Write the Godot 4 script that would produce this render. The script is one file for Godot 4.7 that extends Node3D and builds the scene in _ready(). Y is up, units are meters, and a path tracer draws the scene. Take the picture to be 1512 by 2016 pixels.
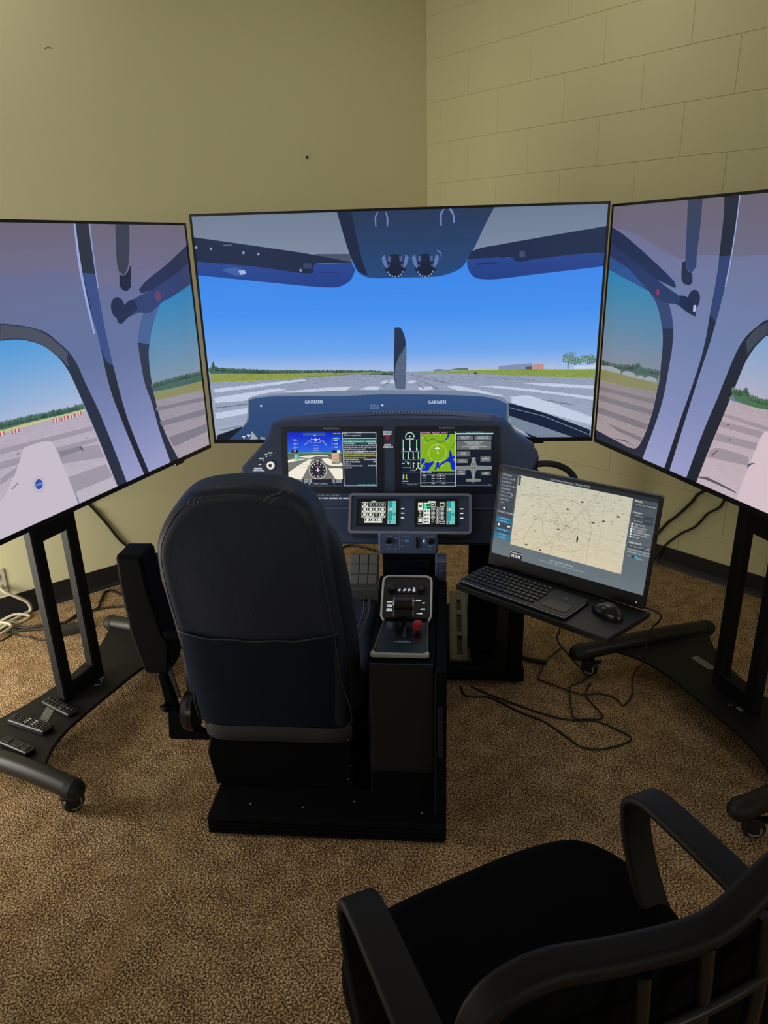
extends Node3D

# ---------------------------------------------------------------- geometry collector
class Geo:
	var v := PackedVector3Array()
	var n := PackedVector3Array()
	var t := PackedVector2Array()
	var xf := Transform3D()

	func tri(a: Vector3, b: Vector3, c: Vector3, ua := Vector2.ZERO, ub := Vector2.ZERO, uc := Vector2.ZERO) -> void:
		var m := (b - a).cross(c - a).normalized()
		vert(a, m, ua)
		vert(c, m, uc)
		vert(b, m, ub)

	func vert(p: Vector3, m: Vector3, u := Vector2.ZERO) -> void:
		v.append(xf * p)
		n.append((xf.basis * m).normalized())
		t.append(u)

	func quad(a: Vector3, b: Vector3, c: Vector3, d: Vector3) -> void:
		tri(a, b, c, Vector2(0, 1), Vector2(1, 1), Vector2(1, 0))
		tri(a, c, d, Vector2(0, 1), Vector2(1, 0), Vector2(0, 0))

	# box with chamfered edges
	func box(c: Vector3, s: Vector3, bevel := 0.003, bas := Basis()) -> void:
		var h := s / 2.0
		var b := minf(bevel, 0.49 * minf(s.x, minf(s.y, s.z)))
		var keep := xf
		xf = xf * Transform3D(bas, c)
		for ax in 3:
			for sg in [-1.0, 1.0]:
				var a1 := (ax + 1) % 3
				var a2 := (ax + 2) % 3
				var q := []
				for k in [[-1, -1], [1, -1], [1, 1], [-1, 1]]:
					var p := Vector3.ZERO
					p[ax] = sg * h[ax]
					p[a1] = k[0] * (h[a1] - b)
					p[a2] = k[1] * (h[a2] - b)
					q.append(p)
				if sg > 0:
					quad(q[0], q[1], q[2], q[3])
				else:
					quad(q[3], q[2], q[1], q[0])
		if b > 0.0002:
			for ax in 3:
				var a1 := (ax + 1) % 3
				var a2 := (ax + 2) % 3
				for s1 in [-1.0, 1.0]:
					for s2 in [-1.0, 1.0]:
						var pts := []
						for e in [[-1.0, 0], [1.0, 0], [1.0, 1], [-1.0, 1]]:
							var p := Vector3.ZERO
							p[ax] = e[0] * (h[ax] - b)
							p[a1] = s1 * (h[a1] - (0.0 if e[1] == 0 else b))
							p[a2] = s2 * (h[a2] - (b if e[1] == 0 else 0.0))
							pts.append(p)
						if s1 * s2 > 0:
							quad(pts[0], pts[1], pts[2], pts[3])
						else:
							quad(pts[3], pts[2], pts[1], pts[0])
			for sx in [-1.0, 1.0]:
				for sy in [-1.0, 1.0]:
					for sz in [-1.0, 1.0]:
						var p0 := Vector3(sx * h.x, sy * (h.y - b), sz * (h.z - b))
						var p1 := Vector3(sx * (h.x - b), sy * h.y, sz * (h.z - b))
						var p2 := Vector3(sx * (h.x - b), sy * (h.y - b), sz * h.z)
						if sx * sy * sz > 0:
							tri(p0, p1, p2)
						else:
							tri(p0, p2, p1)
		xf = keep

	# smooth surface through rows of points; turned so that it faces away from the middle of each row
	func surf(rows: Array, closed := true, cap_a := true, cap_b := true, facing := Vector3.ZERO) -> void:
		var nr := rows.size()
		var nc: int = rows[0].size()
		var nn := []
		var face := 0.0
		for i in nr:
			var r := []
			var mid := Vector3.ZERO
			for p in rows[i]:
				mid += p
			mid /= nc
			for j in nc:
				var du: Vector3 = rows[i][(j + 1) % nc if closed else mini(j + 1, nc - 1)] - rows[i][(j + nc - 1) % nc if closed else maxi(j - 1, 0)]
				var dv: Vector3 = rows[mini(i + 1, nr - 1)][j] - rows[maxi(i - 1, 0)][j]
				var m := du.cross(dv).normalized()
				face += (m.dot(rows[i][j] - mid) if facing == Vector3.ZERO else m.dot(facing))
				r.append(m)
			nn.append(r)
		var sg := 1.0 if face >= 0 else -1.0
		for i in nr - 1:
			for j in (nc if closed else nc - 1):
				var k := (j + 1) % nc
				var q := [[i, j], [i, k], [i + 1, k], [i + 1, j]]
				if sg < 0:
					q = [q[3], q[2], q[1], q[0]]
				for w in [[0, 2, 1], [0, 3, 2]]:
					for x in w:
						var a: int = q[x][0]
						var b: int = q[x][1]
						vert(rows[a][b], nn[a][b] * sg, Vector2(float(b) / nc, float(a) / maxf(1, nr - 1)))
		if closed:
			for e in [[0, 1, cap_a], [nr - 1, nr - 2, cap_b]]:
				if not e[2]:
					continue
				var row: Array = rows[e[0]]
				var mid := Vector3.ZERO
				var mid2 := Vector3.ZERO
				for p in row:
					mid += p / nc
				for p in rows[e[1]]:
					mid2 += p / nc
				for j in nc:
					var a: Vector3 = row[j]
					var b: Vector3 = row[(j + 1) % nc]
					if (b - a).cross(mid - a).dot(mid - mid2) >= 0:
						tri(a, b, mid)
					else:
						tri(b, a, mid)

	# any outline swept along a path; prof holds (side, up) offsets
	func sweep(path: Array, prof: Array, up0 := Vector3.UP, scales := [], caps := true, ring := false) -> void:
		var rows := []
		var m := path.size()
		var up := up0
		for i in m:
			var d: Vector3
			if ring:
				d = path[(i + 1) % m] - path[(i + m - 1) % m]
			else:
				d = path[mini(i + 1, m - 1)] - path[maxi(i - 1, 0)]
			d = d.normalized()
			var side := d.cross(up)
			if side.length() < 0.05:
				side = d.cross(Vector3(0.3, 0.2, 1).normalized())
			side = side.normalized()
			up = side.cross(d).normalized()
			var r := []
			var k: float = scales[i] if scales.size() else 1.0
			for p in prof:
				r.append(path[i] + side * p.x * k + up * p.y * k)
			rows.append(r)
		if ring:
			rows.append(rows[0])
		surf(rows, true, caps and not ring, caps and not ring)

	func tube(path: Array, r: float, sides := 10, caps := true, ring := false, scales := []) -> void:
		var prof := []
		for i in sides:
			prof.append(Vector2(cos(TAU * i / sides), sin(TAU * i / sides)) * r)
		sweep(path, prof, Vector3.UP, scales, caps, ring)

	# profile (radius, height) turned round the y axis of the given frame
	func lathe(prof: Array, segs := 24, at := Transform3D()) -> void:
		var keep := xf
		xf = xf * at
		for i in prof.size() - 1:
			var a: Vector2 = prof[i]
			var b: Vector2 = prof[i + 1]
			var d := b - a
			if d.length() < 1e-6:
				continue
			var nr := Vector2(d.y, -d.x).normalized()
			for j in segs:
				var u := TAU * j / segs
				var w := TAU * (j + 1) / segs
				var cu := Vector3(cos(u), 0, sin(u))
				var cw := Vector3(cos(w), 0, sin(w))
				var p := [cu * a.x + Vector3.UP * a.y, cw * a.x + Vector3.UP * a.y, cw * b.x + Vector3.UP * b.y, cu * b.x + Vector3.UP * b.y]
				var m := [cu * nr.x + Vector3.UP * nr.y, cw * nr.x + Vector3.UP * nr.y]
				for k in [[0, 0], [1, 1], [2, 1], [0, 0], [2, 1], [3, 0]]:
					vert(p[k[0]], m[k[1]])
		xf = keep

	# outline in x/y (any winding) pulled from z0 to z1, with chamfered front and back
	func prism(poly: Array, z0: float, z1: float, bevel := 0.002) -> void:
		var pts := PackedVector2Array(poly)
		if Geometry2D.is_polygon_clockwise(pts):
			pts.reverse()
		var m := pts.size()
		var ins := PackedVector2Array()
		for i in m:
			var a := (pts[i] - pts[(i + m - 1) % m]).normalized()
			var b := (pts[(i + 1) % m] - pts[i]).normalized()
			var na := Vector2(-a.y, a.x)
			var nb := Vector2(-b.y, b.x)
			var k := na + nb
			ins.append(pts[i] + k / maxf(0.4, 1.0 + na.dot(nb)) * bevel)
		var idx := Geometry2D.triangulate_polygon(ins)
		for i in range(0, idx.size(), 3):
			var q := [ins[idx[i]], ins[idx[i + 1]], ins[idx[i + 2]]]
			if (q[1] - q[0]).cross(q[2] - q[0]) < 0:
				q = [q[0], q[2], q[1]]
			tri(V3(q[0], z1), V3(q[1], z1), V3(q[2], z1))
			tri(V3(q[0], z0), V3(q[2], z0), V3(q[1], z0))
		for i in m:
			var k := (i + 1) % m
			quad(V3(pts[i], z0 + bevel), V3(pts[k], z0 + bevel), V3(pts[k], z1 - bevel), V3(pts[i], z1 - bevel))
			if bevel > 0.0:
				quad(V3(pts[i], z1 - bevel), V3(pts[k], z1 - bevel), V3(ins[k], z1), V3(ins[i], z1))
				quad(V3(ins[i], z0), V3(ins[k], z0), V3(pts[k], z0 + bevel), V3(pts[i], z0 + bevel))

	# a frame: outline minus the same outline at another size, pulled from z0 to z1
	func frame(outer: Array, inner: Array, z0: float, z1: float) -> void:
		var m := outer.size()
		for i in m:
			var k := (i + 1) % m
			var a: Vector2 = outer[i]
			var b: Vector2 = outer[k]
			var c: Vector2 = inner[k]
			var d: Vector2 = inner[i]
			quad(V3(a, z1), V3(b, z1), V3(c, z1), V3(d, z1))
			quad(V3(d, z0), V3(c, z0), V3(b, z0), V3(a, z0))
			quad(V3(a, z0), V3(b, z0), V3(b, z1), V3(a, z1))
			quad(V3(c, z0), V3(d, z0), V3(d, z1), V3(c, z1))

	func V3(p: Vector2, z: float) -> Vector3:
		return Vector3(p.x, p.y, z)

	func mesh() -> ArrayMesh:
		var a := []
		a.resize(Mesh.ARRAY_MAX)
		a[Mesh.ARRAY_VERTEX] = v
		a[Mesh.ARRAY_NORMAL] = n
		a[Mesh.ARRAY_TEX_UV] = t
		var m := ArrayMesh.new()
		m.add_surface_from_arrays(Mesh.PRIMITIVE_TRIANGLES, a)
		return m


# ---------------------------------------------------------------- picture drawing for the screens (coordinates 0..1000 across and down)
class Pic:
	var im: Image
	var w: int
	var h: int

	func _init(pw: int, ph: int, bg: Color) -> void:
		w = pw
		h = ph
		im = Image.create_empty(w, h, false, Image.FORMAT_RGB8)
		im.fill(bg)

	# outlines are rounded where they bend gently and left sharp at real corners
	func xy(p: Array, ring := true) -> PackedVector2Array:
		var q := PackedVector2Array()
		for i in range(0, p.size() - 1, 2):
			q.append(Vector2(p[i] * w / 1000.0, p[i + 1] * h / 1000.0))
		var m := q.size()
		if m < 5:
			return q
		var o := PackedVector2Array()
		for i in m:
			var a := q[(i + m - 1) % m]
			var b := q[i]
			var c := q[(i + 1) % m]
			var d := q[(i + 2) % m]
			if not ring and i == m - 1:
				o.append(b)
				break
			var l := (c - b).length()
			if l < 6.0:
				o.append(b)
				continue
			var t0 := c - b
			var t1 := c - b
			if (ring or i > 0) and absf((b - a).angle_to(c - b)) < 0.7:
				t0 = (c - a).normalized() * l
			if (ring or i < m - 2) and absf((c - b).angle_to(d - c)) < 0.7:
				t1 = (d - b).normalized() * l
			for k in 5:
				var t := k / 5.0
				var t2 := t * t
				var t3 := t2 * t
				o.append(b * (2 * t3 - 3 * t2 + 1) + t0 * (t3 - 2 * t2 + t) + c * (3 * t2 - 2 * t3) + t1 * (t3 - t2))
		return o

	func spans(q: PackedVector2Array, fn: Callable) -> void:
		var y0 := h
		var y1 := 0
		for p in q:
			y0 = mini(y0, int(floor(p.y)))
			y1 = maxi(y1, int(ceil(p.y)))
		for y in range(maxi(0, y0), mini(h, y1 + 1)):
			var yc := y + 0.5
			var xs := []
			for i in q.size():
				var a := q[i]
				var b := q[(i + 1) % q.size()]
				if (a.y <= yc) != (b.y <= yc):
					xs.append(a.x + (yc - a.y) / (b.y - a.y) * (b.x - a.x))
			xs.sort()
			for i in range(0, xs.size() - 1, 2):
				var xa := clampi(int(round(xs[i])), 0, w)
				var xb := clampi(int(round(xs[i + 1])), 0, w)
				if xb > xa:
					fn.call(xa, y, xb - xa)

	func poly(p: Array, c) -> void:
		fillpoly(xy(p), Color(c))

	func fillpoly(q: PackedVector2Array, k: Color) -> void:
		spans(q, func(x, y, l): im.fill_rect(Rect2i(x, y, l, 1), k))

	func grad(p: Array, c1, c2) -> void:
		var q := xy(p)
		var y0 := 1e9
		var y1 := -1e9
		for a in q:
			y0 = minf(y0, a.y)
			y1 = maxf(y1, a.y)
		y0 = maxf(y0, 0)
		y1 = minf(y1, h)
		var k1 := Color(c1)
		var k2 := Color(c2)
		spans(q, func(x, y, l): im.fill_rect(Rect2i(x, y, l, 1), k1.lerp(k2, clampf((y - y0) / maxf(1, y1 - y0), 0, 1))))

	func rect(x: float, y: float, ww: float, hh: float, c) -> void:
		im.fill_rect(Rect2i(int(round(x * w / 1000.0)), int(round(y * h / 1000.0)), maxi(1, int(round(ww * w / 1000.0))), maxi(1, int(round(hh * h / 1000.0)))), Color(c))

	func box(x: float, y: float, ww: float, hh: float, px: float, c) -> void:
		line([x, y, x + ww, y, x + ww, y + hh, x, y + hh, x, y], px, c)

	func line(p: Array, px: float, c) -> void:
		var q := xy(p, false)
		for i in q.size() - 1:
			var d := (q[i + 1] - q[i]).normalized() * px / 2.0
			var s := Vector2(-d.y, d.x)
			fillpoly(PackedVector2Array([q[i] - d + s, q[i + 1] + d + s, q[i + 1] + d - s, q[i] - d - s]), Color(c))

	func arc(cx: float, cy: float, r: float, a0: float, a1: float, px: float, c) -> void:
		# r in thousandths of the width
		var m := maxi(8, int(absf(a1 - a0) / 6.0))
		var p := []
		for i in m + 1:
			var a := deg_to_rad(lerpf(a0, a1, float(i) / m))
			p.append(cx + cos(a) * r)
			p.append(cy + sin(a) * r * w / h)
		line(p, px, c)

	func disc(cx: float, cy: float, r: float, c, squash := 1.0) -> void:
		var p := []
		for i in 28:
			p.append(cx + cos(TAU * i / 28) * r)
			p.append(cy + sin(TAU * i / 28) * r * squash * w / h)
		poly(p, c)

	# lettering: height in thousandths of the picture's height; al 0 left, 1 middle, 2 right
	func txt(s: String, x: float, y: float, hh: float, c, al := 1, bold := false, turn := 0.0) -> void:
		var m := TextMesh.new()
		m.text = s
		m.depth = 0.0
		m.font_size = 32
		m.pixel_size = 1.0 / 23.0
		m.curve_step = 4.0
		var f := SystemFont.new()
		f.font_names = ["Droid Sans"]
		f.font_weight = 700 if bold else 400
		m.font = f
		var a := m.get_mesh_arrays()
		if a.size() == 0 or a[Mesh.ARRAY_VERTEX] == null:
			return
		var vs: PackedVector3Array = a[Mesh.ARRAY_VERTEX]
		var ix: PackedInt32Array = a[Mesh.ARRAY_INDEX] if a[Mesh.ARRAY_INDEX] != null else PackedInt32Array(range(vs.size()))
		var lo := Vector2(1e9, 1e9)
		var hi := Vector2(-1e9, -1e9)
		for p in vs:
			lo = lo.min(Vector2(p.x, p.y))
			hi = hi.max(Vector2(p.x, p.y))
		var k := hh * h / 1000.0
		var org := Vector2([lo.x, (lo.x + hi.x) / 2, hi.x][al], (lo.y + hi.y) / 2)
		var at := Vector2(x * w / 1000.0, y * h / 1000.0)
		var co := cos(turn)
		var si := sin(turn)
		var q := PackedVector2Array()
		for p in vs:
			var d := (Vector2(p.x, p.y) - org) * k
			d.y = -d.y
			q.append(at + Vector2(d.x * co - d.y * si, d.x * si + d.y * co))
		for i in range(0, ix.size() - 2, 3):
			fillpoly(PackedVector2Array([q[ix[i]], q[ix[i + 1]], q[ix[i + 2]]]), Color(c))

	# fine irregular grain inside an outline
	func grain(p: Array, amount: float, cell: Vector2, seed_: int) -> void:
		var rng := RandomNumberGenerator.new()
		rng.seed = seed_
		spans(xy(p), func(x, y, l):
			if y % int(cell.y) != 0:
				return
			var i: int = x
			while i < x + l:
				var s := int(cell.x * rng.randf_range(0.5, 1.5)) + 1
				var c := im.get_pixel(i, y)
				var d := rng.randf_range(-amount, amount)
				im.fill_rect(Rect2i(i, y, mini(s, x + l - i), int(cell.y)), Color(clampf(c.r + d, 0, 1), clampf(c.g + d, 0, 1), clampf(c.b + d, 0, 1)))
				i += s)

	# a row of conifer tops along the upper edge of an outline, and dapples inside it
	func trees(p: Array, c, tall := 12.0, seed_ := 5) -> void:
		poly(p, c)
		var rng := RandomNumberGenerator.new()
		rng.seed = seed_
		var x0 := 1e9
		var x1 := -1e9
		for i in range(0, p.size(), 2):
			x0 = minf(x0, p[i])
			x1 = maxf(x1, p[i])
		var x := x0
		while x < x1:
			var top := 1e9
			for i in range(0, p.size() - 3, 2):
				if (p[i] <= x) and (p[i + 2] > x):
					top = minf(top, lerpf(p[i + 1], p[i + 3], (x - p[i]) / (p[i + 2] - p[i])))
			if top < 1e8:
				var t := rng.randf_range(0.3, 1.0) * tall
				var ww := rng.randf_range(1.5, 3.5)
				var k := Color(c).lightened(rng.randf_range(0, 0.16)).darkened(rng.randf_range(0, 0.3))
				poly([x - ww, top + 6, x - ww * 0.4, top - t * 0.6, x, top - t, x + ww * 0.5, top - t * 0.5, x + ww, top + 6], k)
				poly([x - 1.5, top + 3, x + 2, top + 5, x + 2, top + 14, x - 2, top + 12], k.darkened(0.15))
			x += rng.randf_range(1.0, 3.0)

	func leafy(p: Array, c, seed_ := 3) -> void:
		var rng := RandomNumberGenerator.new()
		rng.seed = seed_
		var q := xy(p)
		var lo := q[0]
		var hi := q[0]
		for a in q:
			lo = lo.min(a)
			hi = hi.max(a)
		for i in 260:
			var a := Vector2(rng.randf_range(lo.x, hi.x), rng.randf_range(lo.y, hi.y))
			if Geometry2D.is_point_in_polygon(a, q):
				var r := rng.randf_range(1.5, 4.0)
				var k := Color(c).lightened(rng.randf_range(0, 0.35)).darkened(rng.randf_range(0, 0.45))
				fillpoly(PackedVector2Array([a + Vector2(-r, 0), a + Vector2(0, -r), a + Vector2(r, 0.3 * r), a + Vector2(0.2 * r, r)]), k)

	func tex() -> ImageTexture:
		return ImageTexture.create_from_image(im)


# ---------------------------------------------------------------- naming and building
var used := {}
var M := {}


func numbered(called: String) -> String:
	used[called] = used.get(called, -1) + 1
	return called if used[called] == 0 else "%s_%03d" % [called, used[called]]


func thing(called: String, label: String, category: String, at := Vector3.ZERO, bas := Basis(), group := "") -> Node3D:
	var o := Node3D.new()
	o.name = numbered(called)
	add_child(o)
	o.transform = Transform3D(bas, at)
	tag(o, label, category, group)
	return o


func tag(o: Node, label: String, category: String, group := "") -> void:
	o.set_meta("label", label)
	if category:
		o.set_meta("category", category)
	if group:
		o.set_meta("group", group)


func obj(called: String, g, m: Material, parent: Node = null) -> MeshInstance3D:
	var o := MeshInstance3D.new()
	o.mesh = g.mesh() if g is Geo else g
	o.material_override = m
	if parent:
		o.name = called
		parent.add_child(o, true)
		var same := 0
		for c in parent.get_children():
			if c != o and (c.name == called or String(c.name).begins_with(called + "_") and String(c.name).substr(called.length() + 1).is_valid_int()):
				same += 1
		if same:
			o.name = "%s_%03d" % [called, same]
	else:
		o.name = numbered(called)
		add_child(o, true)
	return o


func structure(called: String, g, m: Material, label: String, xf := Transform3D()) -> MeshInstance3D:
	var o := obj(called, g, m)
	o.transform = xf
	o.set_meta("kind", "structure")
	o.set_meta("label", label)
	return o


func copy(root: Node3D, at: Transform3D, label: String) -> Node3D:
	var r: Node3D = root.duplicate()
	var base := String(root.name)
	r.name = numbered(base)
	add_child(r)
	r.transform = at
	r.set_meta("label", label)
	return r


func geo(xf := Transform3D()) -> Geo:
	var g := Geo.new()
	g.xf = xf
	return g


func mat(c, rough := 0.6, metal := 0.0, spec := 0.5) -> StandardMaterial3D:
	var m := StandardMaterial3D.new()
	m.albedo_color = Color(c)
	m.roughness = rough
	m.metallic = metal
	m.metallic_specular = spec
	return m


func glow(c, energy := 1.0) -> StandardMaterial3D:
	var m := mat("101216", 0.4)
	m.emission_enabled = true
	m.emission = Color(c)
	m.emission_energy_multiplier = energy
	return m


func screen_mat(t: Texture2D, energy := 1.0) -> StandardMaterial3D:
	var m := mat("050608", 0.35, 0.0, 0.35)
	m.emission_enabled = true
	m.emission_texture = t
	m.emission = Color.WHITE
	m.emission_operator = BaseMaterial3D.EMISSION_OP_MULTIPLY
	m.emission_energy_multiplier = energy
	return m


func rr(w: float, h: float, r: float, cx := 0.0, cy := 0.0, k := 6) -> Array:
	var o := []
	for q in [[1, 1, 0], [-1, 1, 90], [-1, -1, 180], [1, -1, 270]]:
		for i in k + 1:
			var a := deg_to_rad(q[2] + 90.0 * i / k)
			o.append(Vector2(cx + q[0] * (w / 2 - r) + cos(a) * r, cy + q[1] * (h / 2 - r) + sin(a) * r))
	return o


func pts(p: Array) -> Array:
	var o := []
	for i in range(0, p.size() - 1, 2):
		o.append(Vector2(p[i], p[i + 1]))
	return o


func path(p: Array, sub := 6) -> Array:
	# smooth curve through the given points
	var o := []
	for i in p.size() - 1:
		var a: Vector3 = p[maxi(i - 1, 0)]
		var b: Vector3 = p[i]
		var c: Vector3 = p[i + 1]
		var d: Vector3 = p[mini(i + 2, p.size() - 1)]
		for k in sub:
			o.append(b.cubic_interpolate(c, a, d, float(k) / sub))
	o.append(p[-1])
	return o


func words(s: String, h: float, m: Material, parent: Node, at: Transform3D, called := "lettering", deep := 0.0006, bold := true) -> MeshInstance3D:
	var t := TextMesh.new()
	t.text = s
	t.font_size = 32
	t.pixel_size = h / 23.0
	t.depth = deep
	t.curve_step = 2.0
	var f := SystemFont.new()
	f.font_names = ["Droid Sans"]
	f.font_weight = 700 if bold else 400
	t.font = f
	var o := obj(called, t, m, parent)
	o.transform = at
	return o


func at(x: float, y: float, z: float) -> Transform3D:
	return Transform3D(Basis(), Vector3(x, y, z))


func frame_of(p: Vector3, x: Vector3, z: Vector3) -> Transform3D:
	return Transform3D(Basis(x.normalized(), z.cross(x).normalized(), z.normalized()), p)


func aim_y(d: Vector3, p := Vector3.ZERO) -> Transform3D:
	# a frame whose y axis points along d
	var y := d.normalized()
	var x := y.cross(Vector3(0.31, 0.2, 0.93)).normalized()
	return Transform3D(Basis(x, y, x.cross(y)), p)


func noise_tex(freq: float, size: int, ramp: Array, seed_: int, kind := FastNoiseLite.TYPE_SIMPLEX_SMOOTH, oct := 2) -> NoiseTexture2D:
	var f := FastNoiseLite.new()
	f.noise_type = kind
	f.frequency = freq
	f.seed = seed_
	f.fractal_octaves = oct
	var t := NoiseTexture2D.new()
	t.noise = f
	t.width = size
	t.height = size
	t.seamless = true
	if ramp.size():
		var g := Gradient.new()
		g.offsets = PackedFloat32Array(range(ramp.size()).map(func(i): return float(i) / (ramp.size() - 1)))
		g.colors = PackedColorArray(ramp.map(func(c): return Color(c)))
		t.color_ramp = g
	return t

# ---------------------------------------------------------------- what the screens show
func vent_knob(p: Pic, x: float, y: float) -> void:
	p.disc(x, y, 27, "1c2740")
	for s in [-1.0, 1.0]:
		p.poly([x + s * 26, y - 46, x + s * 33, y - 34, x + s * 30, y - 10, x + s * 22, y + 12, x + s * 19, y], "5d76ae")
		p.poly([x + s * 10, y - 40, x + s * 18, y - 38, x + s * 19, y - 20, x + s * 11, y - 14], "4a5c88")
		p.poly([x + s * 12, y, x + s * 18, y - 8, x + s * 18, y + 10, x + s * 12, y + 14], "50648f")
	p.disc(x, y + 18, 19, "1a2338", 0.8)
	for i in 7:
		var a := PI * (0.1 + 0.133 * i)
		p.disc(x + cos(a) * 19, y + 18 + sin(a) * 27, 2.2, "8196c2")


func markers(p: Pic, at_: Array) -> void:
	for i in range(0, at_.size(), 2):
		for k in 5:
			p.rect(at_[i] - 9 + k * 4, at_[i + 1] - 5 - k * 0.4, 2.4, 14, "c2493f" if k % 2 == 0 else "d9cfd2")


func screen_front() -> ImageTexture:
	var p := Pic.new(2000, 1136, Color("8b96ae"))
	p.grad([0, 200, 1000, 200, 1000, 420, 0, 420], "3a85e8", "4690ee")
	p.grad([0, 420, 1000, 420, 1000, 590, 0, 590], "4690ee", "6ea5ec")
	p.grad([0, 590, 1000, 590, 1000, 685, 0, 685], "6ea5ec", "b0c0e4")
	p.grad([0, 680, 1000, 680, 1000, 1000, 0, 1000], "8f9ab2", "a3adc4")
	p.trees([2, 655, 9, 651, 15, 624, 18, 651, 50, 657, 98, 661, 152, 667, 245, 671, 362, 674, 439, 678, 485, 682, 485, 687, 324, 680, 167, 680, 2, 677], "44685a", 9.0)
	p.poly([2, 679, 167, 680, 324, 680, 485, 683, 420, 687, 284, 699, 150, 709, 3, 717], "8d9a4d")
	p.poly([529, 682, 711, 677, 871, 678, 997, 684, 997, 721, 872, 710, 752, 699, 630, 689], "869a4c")
	p.grain([0, 680, 1000, 680, 1000, 725, 0, 725], 0.05, Vector2(9, 2), 7)
	p.poly([756, 660, 840, 650, 842, 677, 756, 677], "7f8fb0")
	p.poly([824, 666, 841, 664, 842, 678, 825, 678], "5d5560")
	p.poly([842, 656, 870, 655, 870, 678, 843, 678], "bf8d86")
	p.poly([872, 656, 895, 658, 895, 679, 872, 678], "a9bdd8")
	p.poly([703, 668, 751, 666, 751, 676, 703, 674], "a9b9c8")
	p.poly([946, 664, 999, 663, 999, 680, 946, 680], "c4d2e6")
	p.poly([590, 674, 602, 671, 630, 674, 651, 668, 679, 667, 679, 676, 590, 679], "5c7370")
	p.leafy([914, 625, 928, 602, 948, 607, 951, 641, 937, 657, 916, 646], "56895f")
	p.leafy([941, 634, 967, 620, 973, 648, 946, 662], "56895f")
	p.leafy([969, 624, 987, 613, 999, 628, 999, 652, 974, 658], "56895f")
	p.poly([929, 647, 932, 647, 932, 679, 930, 678], "4e6156")
	p.poly([694, 688, 702, 688, 702, 695, 694, 695], "2f3742")
	p.poly([5, 747, 133, 726, 244, 709, 256, 714, 148, 737, 6, 765], "c3cde2")
	p.poly([179, 765, 302, 749, 372, 744, 360, 762, 282, 767], "c3cde2")
	p.poly([4, 789, 124, 760, 180, 748, 203, 755, 111, 782, 98, 801, 5, 813], "c3cde2")
	p.poly([3, 862, 92, 838, 91, 865, 2, 892], "c3cde2")
	p.poly([454, 720, 485, 715, 485, 731, 450, 733], "c3cde2")
	p.poly([391, 759, 423, 743, 450, 747, 441, 764], "c3cde2")
	p.poly([520, 722, 539, 719, 537, 730, 520, 733], "c3cde2")
	p.poly([549, 752, 582, 748, 590, 763, 549, 767], "c3cde2")
	p.poly([619, 749, 651, 748, 778, 800, 733, 792, 663, 774], "c3cde2")
	p.poly([696, 749, 761, 751, 999, 805, 999, 819, 874, 786], "c3cde2")
	p.poly([786, 800, 834, 797, 999, 899, 999, 936, 877, 875, 790, 829], "c3cde2")
	p.poly([817, 739, 893, 742, 997, 755, 997, 768, 873, 753], "c3cde2")
	p.poly([453, 747, 475, 715, 477, 719, 459, 748], "6a7488")
	p.poly([6, 834, 97, 818, 97, 822, 5, 840], "6a7488")
	p.poly([9, 942, 71, 923, 72, 928, 9, 946], "6a7488")
	p.poly([261, 695, 420, 685, 420, 687, 260, 698], "6a7488")
	p.poly([533, 694, 630, 736, 628, 739, 531, 696], "6a7488")
	p.poly([541, 726, 566, 759, 559, 759, 538, 727], "6a7488")
	p.poly([867, 813, 948, 840, 948, 844, 866, 816], "6a7488")
	p.poly([711, 709, 872, 731, 872, 732, 711, 711], "6a7488")
	p.poly([545, 715, 603, 760, 599, 762, 543, 717], "6a7488")
	p.grain([0, 725, 100, 712, 400, 690, 600, 690, 1000, 727, 1000, 1000, 0, 1000], 0.03, Vector2(12, 2), 8)
	p.poly([492, 483, 507, 483, 515, 510, 520, 551, 521, 615, 517, 760, 492, 759, 488, 685], "27354f")
	p.poly([520, 562, 521, 615, 517, 760, 492, 759, 491, 671, 501, 614, 511, 586], "55657d")
	p.grain([520, 562, 521, 615, 517, 760, 492, 759, 491, 671, 501, 614], 0.06, Vector2(3, 2), 9)
	p.grad([-6, -9, 358, -2, 385, 169, 267, 159, -6, 82], "6f7d93", "7d8a9f")
	p.grad([733, -4, 1005, -5, 1006, 84, 743, 149, 684, 167], "6b7a92", "7b89a0")
	p.poly([294, 165, 385, 169, 391, 204, 359, 201], "465468")
	p.grad([-5, 183, 115, 192, 289, 205, 367, 206, 388, 204, 398, 234, 385, 277, 366, 298, 349, 306, 297, 302, 185, 280, -5, 240], "2b4a94", "243f86")
	p.grad([672, 216, 675, 204, 713, 200, 785, 201, 1006, 186, 1006, 244, 822, 274, 745, 287, 706, 285, 689, 275, 677, 248], "2a478e", "243f84")
	p.poly([-6, 82, 267, 159, 338, 184, 393, 205, 301, 205, 292, 218, 294, 239, 288, 245, 262, 242, 151, 212, -5, 183], "1f2c47")
	p.poly([669, 204, 686, 169, 743, 149, 1006, 84, 1008, 189, 925, 195, 824, 212, 801, 219, 787, 215, 783, 201, 713, 200, 673, 204], "1f2d4b")
	p.poly([269, 202, 289, 205, 289, 226, 268, 222], "35456a")
	p.poly([798, 176, 811, 174, 812, 200, 799, 201], "3c4d70")
	p.grad([358, -2, 369, 54, 379, 131, 391, 192, 404, 242, 424, 265, 450, 272, 473, 272, 552, 272, 602, 270, 629, 260, 656, 240, 669, 216, 679, 184, 690, 156, 711, 78, 736, -4], "2a3a58", "274a7c")
	p.poly([358, -2, 393, 1, 411, 163, 428, 260, 404, 242, 386, 174], "1d2a44")
	p.poly([450, 60, 450, 23, 456, 4, 459, 4, 453, 25, 453, 62], "6f86b8")
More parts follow.
